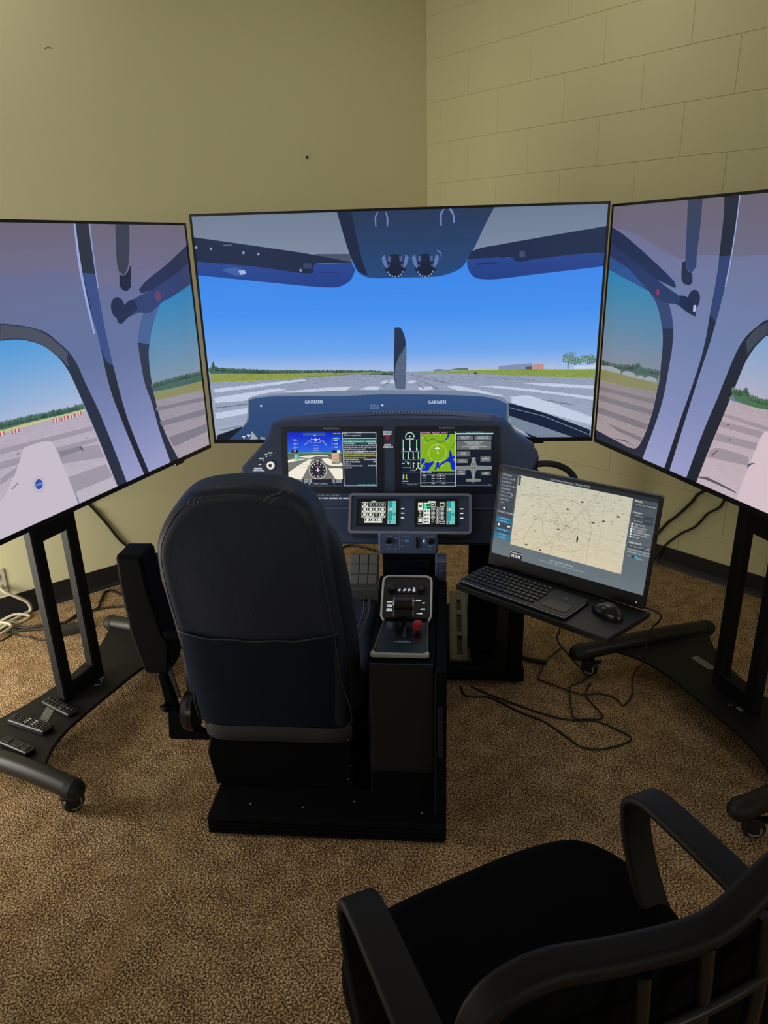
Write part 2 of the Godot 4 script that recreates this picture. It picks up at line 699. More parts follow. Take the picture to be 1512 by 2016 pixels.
	p.poly([475, 4, 478, 9, 482, 30, 481, 62, 478, 62, 478, 29], "6f86b8")
	p.poly([607, 65, 607, 18, 615, -2, 618, -2, 611, 22, 611, 67], "6f86b8")
	p.poly([626, -1, 634, 1, 640, 23, 642, 56, 638, 56, 636, 25], "6f86b8")
	vent_knob(p, 497, 222)
	vent_knob(p, 571, 224)
	p.line([600, 164, 609, 175, 609, 188], 3, "8fa3cc")
	p.grad([24, 994, 75, 932, 92, 886, 97, 801, 107, 789, 202, 773, 360, 765, 467, 764, 672, 775, 729, 789, 770, 806, 785, 829, 788, 910, 805, 952, 839, 987, 885, 1025, 882, 1063, 150, 1060, 24, 1044], "35517e", "294570")
	p.poly([97, 801, 107, 789, 202, 773, 360, 762, 467, 763, 672, 773, 729, 789, 770, 806, 785, 829, 780, 833, 753, 811, 696, 795, 467, 782, 359, 787, 202, 784, 130, 791, 102, 801, 99, 816], "76859d")
	p.poly([97, 801, 100, 801, 98, 872, 88, 914, 31, 994, 24, 994, 75, 932, 92, 886], "6d7a80")
	p.poly([781, 829, 787, 837, 788, 910, 805, 952, 839, 987, 831, 987, 797, 952, 782, 903], "66736f")
	p.poly([3, 971, 73, 929, 75, 936, 22, 1007, -1, 1007], "17202f")
	p.poly([101, 951, 116, 990, 94, 993], "9aa7ad")
	p.poly([123, 979, 135, 983, 137, 996, 122, 995], "8a97a2")
	p.poly([785, 829, 877, 877, 997, 958, 999, 1012, 860, 1017, 822, 956, 787, 896], "18233a")
	p.poly([788, 889, 879, 944, 958, 995, 874, 996, 817, 956, 792, 929], "76849a")
	p.line([787, 851, 877, 893, 998, 982], 3, "8796ad")
	p.txt("GARMIN", 274, 814, 15, "b9c8e2", 1, true)
	p.txt("GARMIN", 599, 822, 15, "b9c8e2", 1, true)
	p.txt("DISPLAY", 436, 835, 8, "9fb0cc")
	p.txt("BACKUP", 436, 846, 8, "9fb0cc")
	p.disc(132, 830, 3, "c0cbe0")
	p.disc(456, 834, 3, "c0cbe0")
	for q in [[77, 979], [91, 972]]:
		p.rect(q[0] - 5, q[1] - 4, 10, 4, "d5dcea")
		p.rect(q[0] - 1, q[1], 3, 10, "d5dcea")
	p.poly([75, 992, 100, 990, 103, 998, 74, 998], "8c98cc")
	for i in 6:
		p.rect(310 + i * 9, 241 + (i % 2), 7, 4, "24366b")
	for i in 6:
		p.rect(697 + i * 8, 221 - i * 0.8, 7, 6, "1a2a56")
	for q in [[3, 126], [40, 133], [121, 153], [158, 160], [261, 231]]:
		p.disc(q[0], q[1], 3.2, "8d9bbd")
	p.rect(72, 117, 22, 5, "54648a")
	p.poly([60, 222, 100, 212, 126, 232, 118, 246, 96, 246, 84, 238], "3f5fa8")
	p.poly([104, 226, 120, 224, 124, 240, 108, 244], "9db2da")
	p.line([97, 811, 205, 795, 360, 788, 467, 786, 696, 797, 752, 815], 2, "3b4c6c")
	return p.tex()


func screen_side_west() -> ImageTexture:
	var p := Pic.new(1600, 908, Color("7d7fa4"))
	p.grad([0, 0, 1000, 0, 1000, 480, 0, 480], "6a6a88", "63729c")
	p.grad([0, 480, 1000, 480, 1000, 740, 0, 740], "63729c", "7d86b2")
	p.grad([0, 740, 1000, 740, 1000, 1000, 0, 1000], "7d86b2", "9a9dc8")
	p.grad([-8, -12, 1010, -12, 1010, 255, 806, 213, 659, 218, 588, 167, 496, 158, 460, 169, 413, 154, -8, 133], "6c6678", "6f6f92")  # brownish top tone: the room's reflection drawn into the picture
	p.poly([1010, 236, 1010, 230, 875, 295, 843, 330, 798, 337, 778, 390, 764, 450, 764, 529, 768, 619, 783, 706, 798, 836, 827, 1012, 861, 1012, 872, 1012], "48608f")
	p.grad([764, 450, 764, 529, 768, 619, 783, 706, 798, 836, 827, 1012, 863, 1012, 820, 861, 798, 696, 794, 664, 793, 574, 796, 500, 804, 466], "2f3546", "262c3a")
	p.grad([1010, 245, 935, 273, 873, 304, 844, 352, 820, 412, 805, 467, 797, 516, 793, 574, 795, 657, 1010, 707, 1010, 626], "2d7fb6", "8d96a6")
	p.trees([792, 637, 819, 636, 855, 634, 891, 636, 937, 638, 1010, 641, 1010, 684, 887, 675, 796, 666], "46655e")
	p.poly([794, 664, 887, 676, 1010, 682, 1010, 725, 897, 713, 798, 702], "8a8a5c")
	p.grad([798, 702, 897, 713, 1010, 725, 1010, 1012, 935, 1012, 863, 1012, 820, 861, 804, 767], "96909c", "a79ca8")
	p.grain([798, 702, 897, 713, 1010, 725, 1010, 1012, 935, 1012, 863, 1012, 820, 861, 804, 767], 0.022, Vector2(14, 2), 11)
	p.poly([795, 733, 1010, 759, 1010, 777, 797, 749], "7f7a88")
	p.poly([803, 798, 1010, 815, 1010, 846, 809, 820], "7f7a88")
	p.poly([829, 880, 1010, 889, 1010, 925, 846, 930], "7f7a88")
	p.grad([625, -12, 662, -12, 660, 86, 659, 236, 663, 394, 672, 546, 691, 745, 741, 1012, 722, 1012, 674, 760, 648, 594, 638, 414, 625, 271, 622, 159, 623, 62], "30353f", "20242e")
	p.poly([623, 167, 657, 174, 659, 236, 663, 394, 670, 518, 650, 492, 637, 402, 628, 271], "3c4d80")
	p.poly([620, -12, 625, -12, 621, 110, 623, 245, 630, 387, 625, 386, 617, 257, 614, 127], "9aa6dc")
	p.poly([663, -12, 668, -12, 664, 92, 663, 225, 659, 224, 660, 86], "8893cc")
	p.poly([746, -12, 793, -12, 780, 90, 767, 155, 749, 188, 734, 170, 732, 134], "3a3f4e")
	p.poly([774, 151, 777, 156, 767, 233, 752, 246, 735, 239, 730, 225, 734, 183, 751, 189, 769, 166], "232838")
	p.poly([1010, 74, 1010, 149, 1010, 233, 905, 280, 859, 314, 809, 339, 772, 327, 814, 298, 910, 237, 846, 252, 800, 262, 793, 246, 825, 214, 906, 158], "2b3350")
	p.poly([779, 276, 868, 240, 1010, 150, 1010, 240, 904, 295, 874, 305, 822, 341, 784, 335, 739, 348, 724, 328, 745, 304], "34406a")
	p.disc(714, 306, 23, "272d45")
	p.poly([701, 321, 726, 311, 747, 288, 772, 280, 780, 320, 738, 351, 719, 368, 707, 363], "272d45")
	p.disc(860, 280, 12, "6a3f60")
	p.poly([-8, 248, 391, 306, 434, 319, 462, 332, 495, 355, 523, 395, 548, 439, 564, 488, 576, 551, 603, 675, 629, 827, 658, 1012, 626, 1012, 589, 781, 564, 639, 546, 547, 535, 498, 515, 446, 480, 396, 448, 373, 420, 362, 383, 358, -8, 322], "2a3040")
	p.poly([391, 309, 433, 322, 462, 335, 492, 359, 520, 398, 543, 439, 538, 455, 539, 487, 516, 443, 480, 394, 448, 370, 420, 359, 383, 354], "4b4f5c")
	p.grad([-8, 317, 383, 358, 420, 362, 448, 373, 480, 396, 515, 446, 535, 498, 546, 547, 562, 638, 442, 664, 341, 646, -8, 607], "3f93d6", "b9bdd6")
	p.trees([-8, 603, 345, 619, 382, 621, 420, 625, 457, 628, 489, 631, 524, 634, 559, 636, 563, 652, 487, 647, 418, 641, 341, 641, -8, 622], "45705c")
	p.poly([-8, 621, 342, 639, 418, 641, 487, 647, 563, 650, 566, 660, 472, 653, 340, 650, -8, 632], "c3bd90")
	p.grad([-8, 632, 340, 650, 472, 653, 566, 660, 588, 784, 626, 1012, 291, 1012, -8, 1012], "b3a9b8", "bdb4c2")
	p.grain([-8, 632, 340, 650, 472, 653, 566, 660, 588, 784, 626, 1012, 291, 1012, -8, 1012], 0.022, Vector2(14, 2), 11)
	p.poly([333, 698, 575, 722, 577, 740, 330, 716], "9d95a4")
	p.poly([327, 740, 582, 771, 585, 786, 323, 764], "9d95a4")
	p.poly([470, 767, 586, 800, 596, 856, 468, 819], "9d95a4")
	p.poly([320, 792, 373, 771, 361, 796, 316, 814], "9d95a4")
	p.poly([475, 877, 598, 885, 613, 945, 481, 942], "9d95a4")
	p.poly([470, 773, 535, 781, 538, 798, 474, 796], "85808f")
	p.poly([368, 730, 375, 729, 373, 735, 367, 737], "85808f")
	p.poly([527, 781, 531, 783, 540, 800, 535, 799], "4c4d5a")
	p.poly([551, 754, 558, 764, 558, 765, 550, 756], "4c4d5a")
	markers(p, [340, 649, 375, 654, 480, 658, 502, 660, 521, 662, 541, 662])
	p.poly([387, 718, 434, 719, 457, 729, 464, 754, 472, 810, 481, 869, 490, 933, 501, 1012, 290, 1012, -8, 1012, -8, 926, 308, 866, 340, 821, 367, 767], "c6bcca")
	p.poly([491, 931, 494, 943, 504, 1012, 499, 1012], "6f7a92")
	p.disc(405, 861, 15, "b0aac0", 1.1)
	p.disc(405, 861, 13, "c6bcca", 1.1)
	p.disc(405, 861, 9.5, "3a4fa4", 1.1)
	p.line([398, 861, 412, 861], 4, "93a0d6")
	p.line([340, 842, 356, 830], 3, "6a6478")
	return p.tex()


func screen_side_east() -> ImageTexture:
	var p := Pic.new(1600, 908, Color("7d7fa4"))
	p.grad([0, 0, 1000, 0, 1000, 480, 0, 480], "6e6c8a", "6e7fa8")
	p.grad([0, 480, 1000, 480, 1000, 740, 0, 740], "6e7fa8", "828bb6")
	p.grad([0, 740, 1000, 740, 1000, 1000, 0, 1000], "828bb6", "9a9dc8")
	p.grad([-10, -12, 480, -12, 1008, -12, 1008, 178, 503, 182, 416, 189, 334, 184, 262, 198, 97, 110, -10, 73], "6a6472", "6c6a84")  # room reflection along the top, drawn in as on the west screen
	p.poly([168, 328, 238, 352, 255, 400, 266, 456, 269, 518, 265, 598, 259, 700, 245, 801, 201, 1012, 106, 1012, -10, 1012, -10, 951, 87, 962, 168, 965, 192, 931, 221, 811, 234, 681, 236, 526, 225, 437, 204, 375], "252b3c")
	p.poly([168, 328, 238, 352, 255, 400, 265, 450, 227, 456, 212, 400, 190, 357], "36436b")
	p.grad([-10, 238, 85, 281, 168, 328, 197, 364, 220, 425, 232, 488, 237, 586, 237, 673, -10, 688, -10, 606], "2a7fae", "8f8a96")
	p.trees([-10, 640, 44, 641, 96, 636, 144, 623, 156, 609, 170, 627, 234, 623, 233, 661, 161, 668, 76, 670, -10, 670], "4b655c")
	p.poly([-10, 657, 45, 649, 86, 656, 88, 671, -10, 673], "9aa0a8")
	p.poly([92, 662, 112, 651, 146, 654, 155, 670, 95, 676], "9aa0a8")
	p.poly([155, 657, 176, 652, 182, 667, 156, 671], "9aa0a8")
	p.poly([180, 662, 199, 649, 228, 652, 229, 666, 185, 672], "9aa0a8")
	p.poly([-10, 675, 77, 671, 162, 671, 233, 666, 232, 699, 117, 716, -10, 720], "86855a")
	p.grad([-10, 720, 117, 716, 232, 699, 221, 811, 192, 931, 168, 965, 87, 962, -10, 952], "8e8588", "a7999e")
	p.grain([-10, 720, 117, 716, 232, 699, 221, 811, 192, 931, 168, 965, 87, 962, -10, 952], 0.022, Vector2(14, 2), 11)
	p.poly([-10, 751, 230, 734, 227, 752, -10, 768], "7d767d")
	p.poly([-10, 790, 224, 778, 220, 801, -10, 813], "7d767d")
	p.poly([-10, 844, 214, 842, 206, 868, -10, 872], "7d767d")
	p.poly([43, 902, 201, 906, 195, 923, 98, 919], "7d767d")
	p.poly([75, 960, 130, 944, 174, 959, 131, 950], "565a60")
	p.grad([371, -12, 412, -12, 412, 56, 412, 189, 406, 282, 397, 375, 384, 477, 361, 623, 304, 1012, 285, 1012, 322, 786, 350, 627, 368, 498, 374, 366, 379, 250, 378, 134, 377, 64], "262c3a", "1d222c")
	p.poly([379, 189, 412, 185, 406, 282, 397, 375, 393, 404, 375, 383, 379, 250], "33406c")
	p.poly([411, -12, 414, -12, 415, 92, 413, 194, 408, 287, 405, 285, 410, 189, 412, 87], "98a5d4")
	p.grad([266, -12, 310, -12, 314, 88, 313, 179, 316, 225, 304, 246, 291, 238, 280, 203, 274, 115], "3b4156", "34436e")
	p.poly([280, 206, 291, 238, 306, 248, 310, 279, 301, 289, 282, 285, 274, 269, 270, 212], "262c3e")
	p.poly([-10, 73, 56, 115, 169, 206, 248, 276, 259, 295, 256, 303, 238, 296, 188, 274, 106, 214, -10, 141], "252f4e")
	p.poly([-10, 137, 106, 214, 221, 297, 275, 329, 310, 344, 331, 371, 331, 396, 303, 384, 268, 361, 232, 359, 182, 335, 133, 291, 75, 248, -10, 203], "2b375c")
	p.poly([-10, 189, 82, 241, 168, 324, -10, 244], "31508a")
	p.disc(320, 337, 19, "232a40")
	p.poly([275, 327, 297, 330, 321, 349, 331, 371, 329, 396, 303, 381, 276, 360], "20273c")
	p.poly([321, 357, 329, 355, 330, 377, 322, 380], "b8bfd6")
	p.disc(199, 323, 7, "7c3358")
	p.poly([526, 377, 499, 407, 477, 443, 460, 495, 442, 581, 427, 659, 400, 788, 361, 1012, 394, 1012, 419, 870, 445, 738, 475, 581, 488, 517, 503, 474, 516, 447, 532, 425, 1008, 254, 1008, 212], "20242e")
	p.poly([527, 383, 500, 411, 480, 453, 489, 494, 500, 469, 514, 443, 531, 419], "3f434e")
	p.grad([532, 425, 516, 447, 503, 474, 488, 517, 475, 581, 462, 652, 560, 660, 1008, 649, 1008, 254], "4f93cc", "b9b0c4")
	p.trees([464, 617, 475, 622, 489, 623, 498, 608, 510, 628, 534, 632, 557, 630, 1008, 612, 1008, 639, 559, 657, 529, 660, 465, 654], "47704f")
	p.poly([459, 648, 465, 640, 476, 650, 460, 659], "6f7f80")
	p.grad([460, 659, 560, 660, 1008, 649, 1008, 1012, 603, 1012, 394, 1012, 419, 870, 445, 738], "b3a2ab", "c4b2ba")
	p.grain([460, 659, 560, 660, 1008, 649, 1008, 1012, 603, 1012, 394, 1012, 419, 870, 445, 738], 0.022, Vector2(14, 2), 11)
	p.poly([451, 709, 566, 711, 568, 725, 449, 720], "9d8f97")
	p.poly([445, 738, 559, 731, 553, 754, 442, 758], "9d8f97")
	p.poly([438, 785, 547, 774, 545, 799, 433, 812], "9d8f97")
	p.poly([425, 854, 446, 836, 531, 829, 534, 859, 420, 882], "9d8f97")
	p.poly([430, 871, 447, 843, 449, 844, 435, 871], "5a565e")
	p.poly([463, 743, 469, 740, 468, 745, 462, 747], "5a565e")
	p.poly([475, 791, 480, 789, 480, 793, 476, 795], "5a565e")
	p.poly([395, 972, 428, 957, 510, 965, 515, 970, 430, 967, 395, 974], "5a565e")
	p.poly([426, 962, 437, 947, 433, 956], "5a565e")
	p.poly([556, 741, 568, 725, 1008, 649, 1008, 1012, 602, 1012, 516, 1012, 524, 931, 535, 864, 545, 799], "d3bec6")
	p.poly([532, 870, 532, 856, 542, 845, 551, 844, 540, 853], "4a5266")
	return p.tex()


func display_flight() -> ImageTexture:
	var p := Pic.new(1300, 780, Color("141c2a"))
	# horizon view
	p.grad([0, 0, 612, 0, 612, 390, 0, 390], "0a1fc8", "2c6ee0")
	p.rect(0, 365, 612, 30, "4f9a48")
	p.rect(0, 395, 612, 475, "6a6a68")
	p.poly([0, 395, 612, 395, 612, 440, 0, 440], "5c5f50")
	p.poly([250, 372, 290, 365, 340, 365, 400, 372, 360, 372, 345, 368, 300, 368], "c9d2c4")
	p.poly([120, 455, 200, 430, 440, 425, 470, 450, 330, 440, 250, 470], "e9e4d2")
	p.poly([0, 510, 60, 492, 260, 490, 0, 628], "efe9d8")
	p.poly([0, 740, 230, 500, 275, 500, 300, 500, 150, 870, 0, 870], "f0ead8")
	p.poly([380, 490, 440, 480, 612, 575, 612, 625, 450, 600], "efe9d8")
	p.poly([452, 668, 600, 668, 612, 680, 612, 870, 530, 870], "f0ead8")
	p.poly([0, 560, 200, 495, 240, 495, 0, 720], "7a7872")
	p.poly([150, 870, 270, 510, 380, 510, 520, 870], "77756f")
	p.box(135, 590, 80, 55, 3, "8d8878")
	p.box(210, 510, 60, 22, 3, "8d8878")
	# attitude arc
	p.arc(318, 335, 128, 207, 333, 4, "e8eefc")
	for a in [210, 230, 250, 270, 290, 310, 330]:
		p.line([318 + cos(deg_to_rad(a)) * 128, 335 + sin(deg_to_rad(a)) * 213, 318 + cos(deg_to_rad(a)) * 142, 335 + sin(deg_to_rad(a)) * 237], 4, "e8eefc")
	p.poly([306, 120, 330, 120, 326, 160, 310, 160], "f4f6fc")
	for y in [185, 240, 290, 330]:
		p.line([290, y, 350, y], 3, "cfe0fc")
	p.txt("10", 268, 186, 24, "cfe0fc")
	p.txt("10", 368, 186, 24, "cfe0fc")
	p.rect(180, 10, 250, 58, "2d5a9c")
	p.rect(300, 50, 22, 12, "e6efe8")
	# speed and height tapes
	for i in 3:
		p.txt(["50", "40", "30"][i], 82, 140 + i * 68, 28, "ffffff")
		p.rect(105, 138 + i * 68, 14, 4, "ffffff")
	p.rect(45, 325, 75, 50, "10141c")
	p.txt("20", 82, 345, 30, "ffffff")
	p.rect(75, 405, 48, 110, "5fc8b8")
	p.line([85, 420, 85, 500], 3, "d8f4ee")
	p.rect(505, 10, 105, 45, "1b3a6a")
	p.txt("WPT 175.0", 558, 25, 20, "e9f3e4", 1, true)
	p.rect(508, 95, 80, 32, "2a9a9e")
	p.txt("600", 548, 110, 24, "c9f4f4")
	for i in 3:
		p.txt(["400", "300", "200"][i], 545, 150 + i * 62, 26, "ffffff")
		p.rect(500, 148 + i * 62, 12, 4, "ffffff")
	p.line([500, 120, 500, 370], 3, "7fa8e8")
	p.rect(498, 330, 60, 45, "10141c")
	p.rect(555, 330, 34, 45, "e8e8e0")
	p.rect(492, 378, 84, 190, "e3cdb8")
	for i in 9:
		p.poly([492, 390 + i * 20, 576, 372 + i * 20 + 26, 576, 382 + i * 20 + 26, 492, 400 + i * 20], "b4703c")
	p.rect(500, 560, 80, 30, "173f52")
	p.txt("30.00IN", 540, 574, 22, "8fe8dc", 1, true)
	# compass rose
	p.disc(335, 700, 100, "d8d8d0")
	p.disc(335, 700, 94, "23262c")
	for i in 36:
		var a := TAU * i / 36
		var r0 := 86.0 if i % 3 else 80.0
		p.line([335 + cos(a) * r0, 700 + sin(a) * r0 * 1.667, 335 + cos(a) * 98, 700 + sin(a) * 98 * 1.667], 3, "f0f0ea")
	for i in 12:
		var a := TAU * i / 12
		p.disc(335 + cos(a) * 70, 700 + sin(a) * 70 * 1.667, 6, "eef0ea")
	p.line([322, 540, 330, 620, 345, 760, 352, 850], 5, "cf5fc8")
	p.poly([330, 660, 340, 660, 340, 694, 360, 698, 360, 706, 340, 706, 338, 730, 332, 730, 330, 706, 310, 706, 310, 698, 330, 694], "f4f4f0")
	p.txt("GPS  ENR", 335, 640, 18, "d890e0")
	p.rect(300, 500, 66, 46, "22262c")
	p.txt("118", 333, 524, 30, "ffffff", 1, true)
	# foot rows
	p.rect(0, 868, 612, 132, "1a2230")
	for i in 2:
		p.txt("NAV 117.95   XPDR 1200", 60 + i * 4, 885 + i * 36, 22, "dfe6ea", 0, true)
		p.txt("LCL 14:23:53", 600, 885 + i * 36, 22, "dfe6ea", 2, true)
	for i in 7:
		p.box(30 + i * 82, 936, 80, 58, 3, "5d6877")
		if i < 5:
			p.txt(["MAP/HSI", "TFC MAP", "OBS", "XPDR/ID", "TMR/REF"][i], 70 + i * 82, 955, 20, "d6dde4")
	# checklist
	p.rect(614, 0, 386, 1000, "1d2635")
	p.line([618, 10, 990, 10, 996, 992, 628, 992, 618, 10], 6, "c3cbd2")
	p.rect(620, 110, 374, 14, "9ec0bd")
	p.rect(620, 14, 50, 22, "3fae9e")
	p.txt("Checklist", 800, 6, 22, "dfe6ea")
	p.txt("Before Engine Start", 640, 62, 26, "cfd8dd", 0)
	p.rect(622, 150, 370, 40, "2f8f86")
	var rows := [["1. Preflight Inspection", "COMPLETE", "e9f4f0"], ["2. Passengers", "BRIEFED", "e4e8ec"], ["NOTE: Ensure all the passengers have been fully briefed on", "", "e4e8ec"], ["smoking, the use of the seat belts, doors, emergency exits,", "", "e4e8ec"], ["egress hammer, and CAPS.", "", "e4e8ec"], ["3. Seats and Seat Belts", "ADJUST AND SECURE", "e4e8ec"], ["CAUTION: Crew seats must be locked in position and", "", "e0dc3c"], ["control handles fully down before flight. Ensure seat belt", "", "e0dc3c"], ["harnesses are not twisted.", "", "e0dc3c"], ["4. Parking Brake", "AS REQUIRED", "e4e8ec"], ["5. BAT 1 and BAT 2", "ON", "e4e8ec"], ["   Batteries", "", "e4e8ec"], ["6. External Power (if", "AS REQ'D", "e4e8ec"], ["   required)", "", "e4e8ec"]]
	for i in rows.size():
		var y := 170.0 + i * 37.5
		if rows[i][2] == "e0dc3c":
			p.rect(626, y - 15, [330, 350, 160][i - 6], 32, "57581e")
		p.txt(rows[i][0], 630, y, 25, rows[i][2], 0, i < 2 or rows[i][1] != "")
		if rows[i][1]:
			p.txt(rows[i][1], 986, y, 25, rows[i][2], 2, true)
			p.line([800, y + 6, 890, y + 6], 2, "8f99a6")
	p.txt("Go to Next Checklist?", 985, 972, 24, "62c8c4", 2, true)
	return p.tex()


func display_map() -> ImageTexture:
	var p := Pic.new(1300, 780, Color("141c2a"))
	# gauges
	p.arc(98, 90, 46, 180, 360, 12, "b8e8bc")
	p.disc(98, 80, 8, "e8f0e8")
	p.txt("% Power", 98, 125, 26, "f0f4f0", 1, true)
	for q in [[0, 145, 3], [0, 370, 4]]:
		for i in q[2]:
			var x: float = 20.0 + i * (220.0 / q[2])
			var y: float = q[1]
			var l := 190.0 if q[2] == 3 else 120.0
			p.rect(x, y, 10, l, "8fe0a0")
			p.rect(x, y + l * 0.8, 14, l * 0.2, "f0f4f0")
			p.txt(["FFlow GPH", "MAP inHg", "RPM", ""][i] if q[2] == 3 else ["Oil °F", "Oil PSI", "CHT °F", "EGT °F"][i], x + 12, y + l + 20, 18, "e8ecf0")
	p.line([5, 142, 205, 142], 3, "aab4c0")
	p.line([5, 362, 205, 362], 3, "aab4c0")
	p.txt("Fuel", 60, 545, 20, "e8ecf0")
	p.rect(10, 570, 30, 18, "8fd8dc")
	p.disc(80, 575, 14, "8fe0a0")
	p.txt("100 GPH 108", 60, 655, 18, "dfe5ea")
	for x in [130.0, 182.0]:
		p.rect(x, 560, 10, 110, "b8e08c")
		p.rect(x, 570, 22, 8, "f0f4f0")
		p.rect(x, 620, 22, 8, "f0f4f0")
	p.arc(187, 690, 20, 180, 360, 8, "e8f0e8")
	p.txt("Amps", 140, 705, 20, "e8ecf0")
	p.line([105, 540, 105, 735], 2, "aab4c0")
	p.line([5, 735, 205, 735], 2, "aab4c0")
	p.rect(22, 780, 10, 90, "f0f4c0")
	p.rect(50, 780, 10, 90, "b8d848")
	for y in [790, 830, 860]:
		p.rect(14, y, 14, 10, "f0f4f0")
		p.rect(58, y, 14, 10, "f0f4f0")
	p.txt("Fuel Gal", 42, 905, 22, "f0f4f0", 1, true)
	p.txt("Total Gal   92.0", 120, 968, 20, "e0e6ea")
	p.line([5, 945, 205, 945], 2, "aab4c0")
	# moving map
	p.rect(213, 0, 385, 1000, "dfe6ea")
	p.rect(219, 0, 373, 40, "1a2230")
	p.txt("DIS 0.0NM   BRG 138°   DTK 0.1", 224, 18, 24, "e08cd8", 0, true)
	p.rect(219, 40, 373, 675, "7fae1e")
	p.grain([219, 40, 592, 40, 592, 715, 219, 715], 0.05, Vector2(12, 3), 4)
	p.txt("North Up", 400, 46, 22, "e4f080", 1, true)
	for q in [[232, 70, 260, 100, 285, 165, 320, 140, 345, 125, 375, 145, 410, 180, 430, 190], [430, 190, 470, 165, 500, 120, 515, 80, 520, 45], [592, 160, 570, 260, 540, 320]]:
		p.line(q, 8, "2a5a3a")
	p.poly([480, 140, 500, 95, 510, 40, 535, 40, 515, 110, 495, 150], "1228b8")
	p.poly([219, 500, 260, 480, 262, 520, 240, 590, 219, 600], "1228b8")
	p.poly([225, 715, 245, 620, 265, 560, 320, 560, 360, 520, 352, 590, 320, 650, 300, 715], "1228b8")
	p.poly([365, 690, 385, 620, 390, 560, 415, 540, 420, 620, 430, 690, 400, 640, 385, 700], "1228b8")
	p.poly([420, 600, 445, 560, 490, 510, 520, 460, 530, 330, 545, 350, 560, 430, 575, 520, 592, 560, 592, 715, 560, 700, 545, 640, 535, 560, 500, 540, 460, 590, 425, 630], "1228b8")
	p.poly([550, 460, 592, 430, 592, 480, 570, 500], "1228b8")
	p.rect(250, 610, 10, 50, "7fae1e")
	p.arc(400, 385, 95, 0, 360, 4, "e8f080")
	p.poly([393, 265, 401, 265, 401, 290, 425, 296, 425, 306, 401, 310, 399, 330, 395, 330, 393, 310, 370, 306, 370, 296, 393, 290], "f4f4f0")
	p.poly([396, 350, 402, 350, 402, 380, 422, 384, 422, 392, 402, 394, 398, 415], "f0e8d8")
	p.poly([225, 110, 238, 80, 251, 110], "e4c8a0")
	for q in [[255, 205], [505, 170], [395, 235], [455, 610]]:
		p.txt("KCRG", q[0], q[1], 16, "f4f4e8")
	p.rect(325, 270, 28, 12, "7fd0c8")
	p.rect(219, 718, 373, 276, "18202e")
	p.txt("Flight Plan", 225, 735, 26, "f0f4f4", 0, true)
	p.txt("Waypoint   DTK   DIS   ALT", 580, 765, 18, "d8e0e6", 2)
	p.rect(219, 780, 373, 3, "dfe6ea")
	for i in 4:
		p.rect(235, 800 + i * 47, 42, 14 if i == 0 else 4, "62c8c4" if i == 0 else "9aa8b0")
		p.rect(332, 806 + i * 47, 38, 5, "d8e0e6")
		p.rect(348, 798 + i * 47, 8, 10, "d8e0e6")
		if i < 3:
			p.rect(388, 806 + i * 47, 45, 5, "d8e0e6")
			p.rect(425, 798 + i * 47, 14, 12, "f0f4f4")
		p.rect(448, 806 + i * 47, 40, 5, "d8e0e6")
	p.rect(219, 928, 373, 5, "b8c2c8")
	# trip page
	p.rect(604, 24, 396, 26, "9fd8d6")
	p.txt("GS 0KT   ETE   UTC 21:23", 800, 8, 20, "bfeeee")
	for q in [[612, 75, 170, 68], [800, 75, 180, 68], [612, 165, 366, 160], [612, 362, 140, 88], [612, 498, 118, 70], [868, 448, 108, 94], [612, 702, 92, 88], [878, 728, 98, 66]]:
		p.rect(q[0], q[1], q[2], q[3], "63676a")
		p.box(q[0], q[1], q[2], q[3], 2, "8a8e90")
	p.txt("Airport  KCRG", 697, 95, 20, "e8ecec")
	p.txt("Temp 25°C", 697, 125, 20, "e8ecec")
	p.txt("Fuel Flow  13.0", 890, 95, 20, "c8f0ec")
	p.txt("Density Alt 1500", 890, 125, 20, "e8ecec")
	for i in 5:
		p.txt(["Endurance at Present  2.0 H", "Pressure Alt 250 FT", "Fuel Remaining  92 GAL", "Approach and Missed Approach Point", "See Flight Plan"][i], 795, 187 + i * 28, 19, "eef2f0")
	for q in [["Range", 682, 382], ["Dist 0.0", 682, 405], ["Flaps", 672, 520], ["UNLOCKED", 672, 545], ["Alt", 922, 475], ["Temp 25°C", 922, 500], ["Pitch", 658, 725], ["CLOSED", 658, 765], ["Trim", 927, 745], ["CLOSED", 927, 770]]:
		p.txt(q[0], q[1], q[2], 20, "f0f2ee")
	# aeroplane seen from above
	p.poly([606, 630, 760, 620, 770, 560, 778, 490, 785, 470, 800, 470, 808, 490, 816, 560, 826, 620, 985, 630, 990, 660, 985, 682, 830, 700, 818, 705, 800, 860, 868, 868, 872, 890, 866, 908, 795, 912, 790, 945, 786, 912, 715, 908, 710, 890, 716, 868, 784, 860, 766, 705, 750, 700, 606, 682, 602, 655], "7d807f")
	p.line([606, 630, 760, 620, 770, 560, 778, 490, 785, 470, 800, 470, 808, 490, 816, 560, 826, 620, 985, 630, 990, 660, 985, 682, 830, 700, 818, 705, 800, 860, 868, 868, 872, 890, 866, 908, 795, 912, 790, 945, 786, 912, 715, 908, 710, 890, 716, 868, 784, 860, 766, 705, 750, 700, 606, 682, 602, 655, 606, 630], 3, "b9bcb8")
	p.line([756, 482, 828, 482], 4, "c8cac4")
	p.disc(793, 590, 13, "505456")
	p.disc(793, 660, 13, "505456")
	p.line([793, 470, 793, 950], 3, "c0c2bc")
	p.line([604, 985, 1000, 985], 3, "9aa4ac")
	p.txt("FPL", 970, 968, 18, "c8d0d4")
	return p.tex()


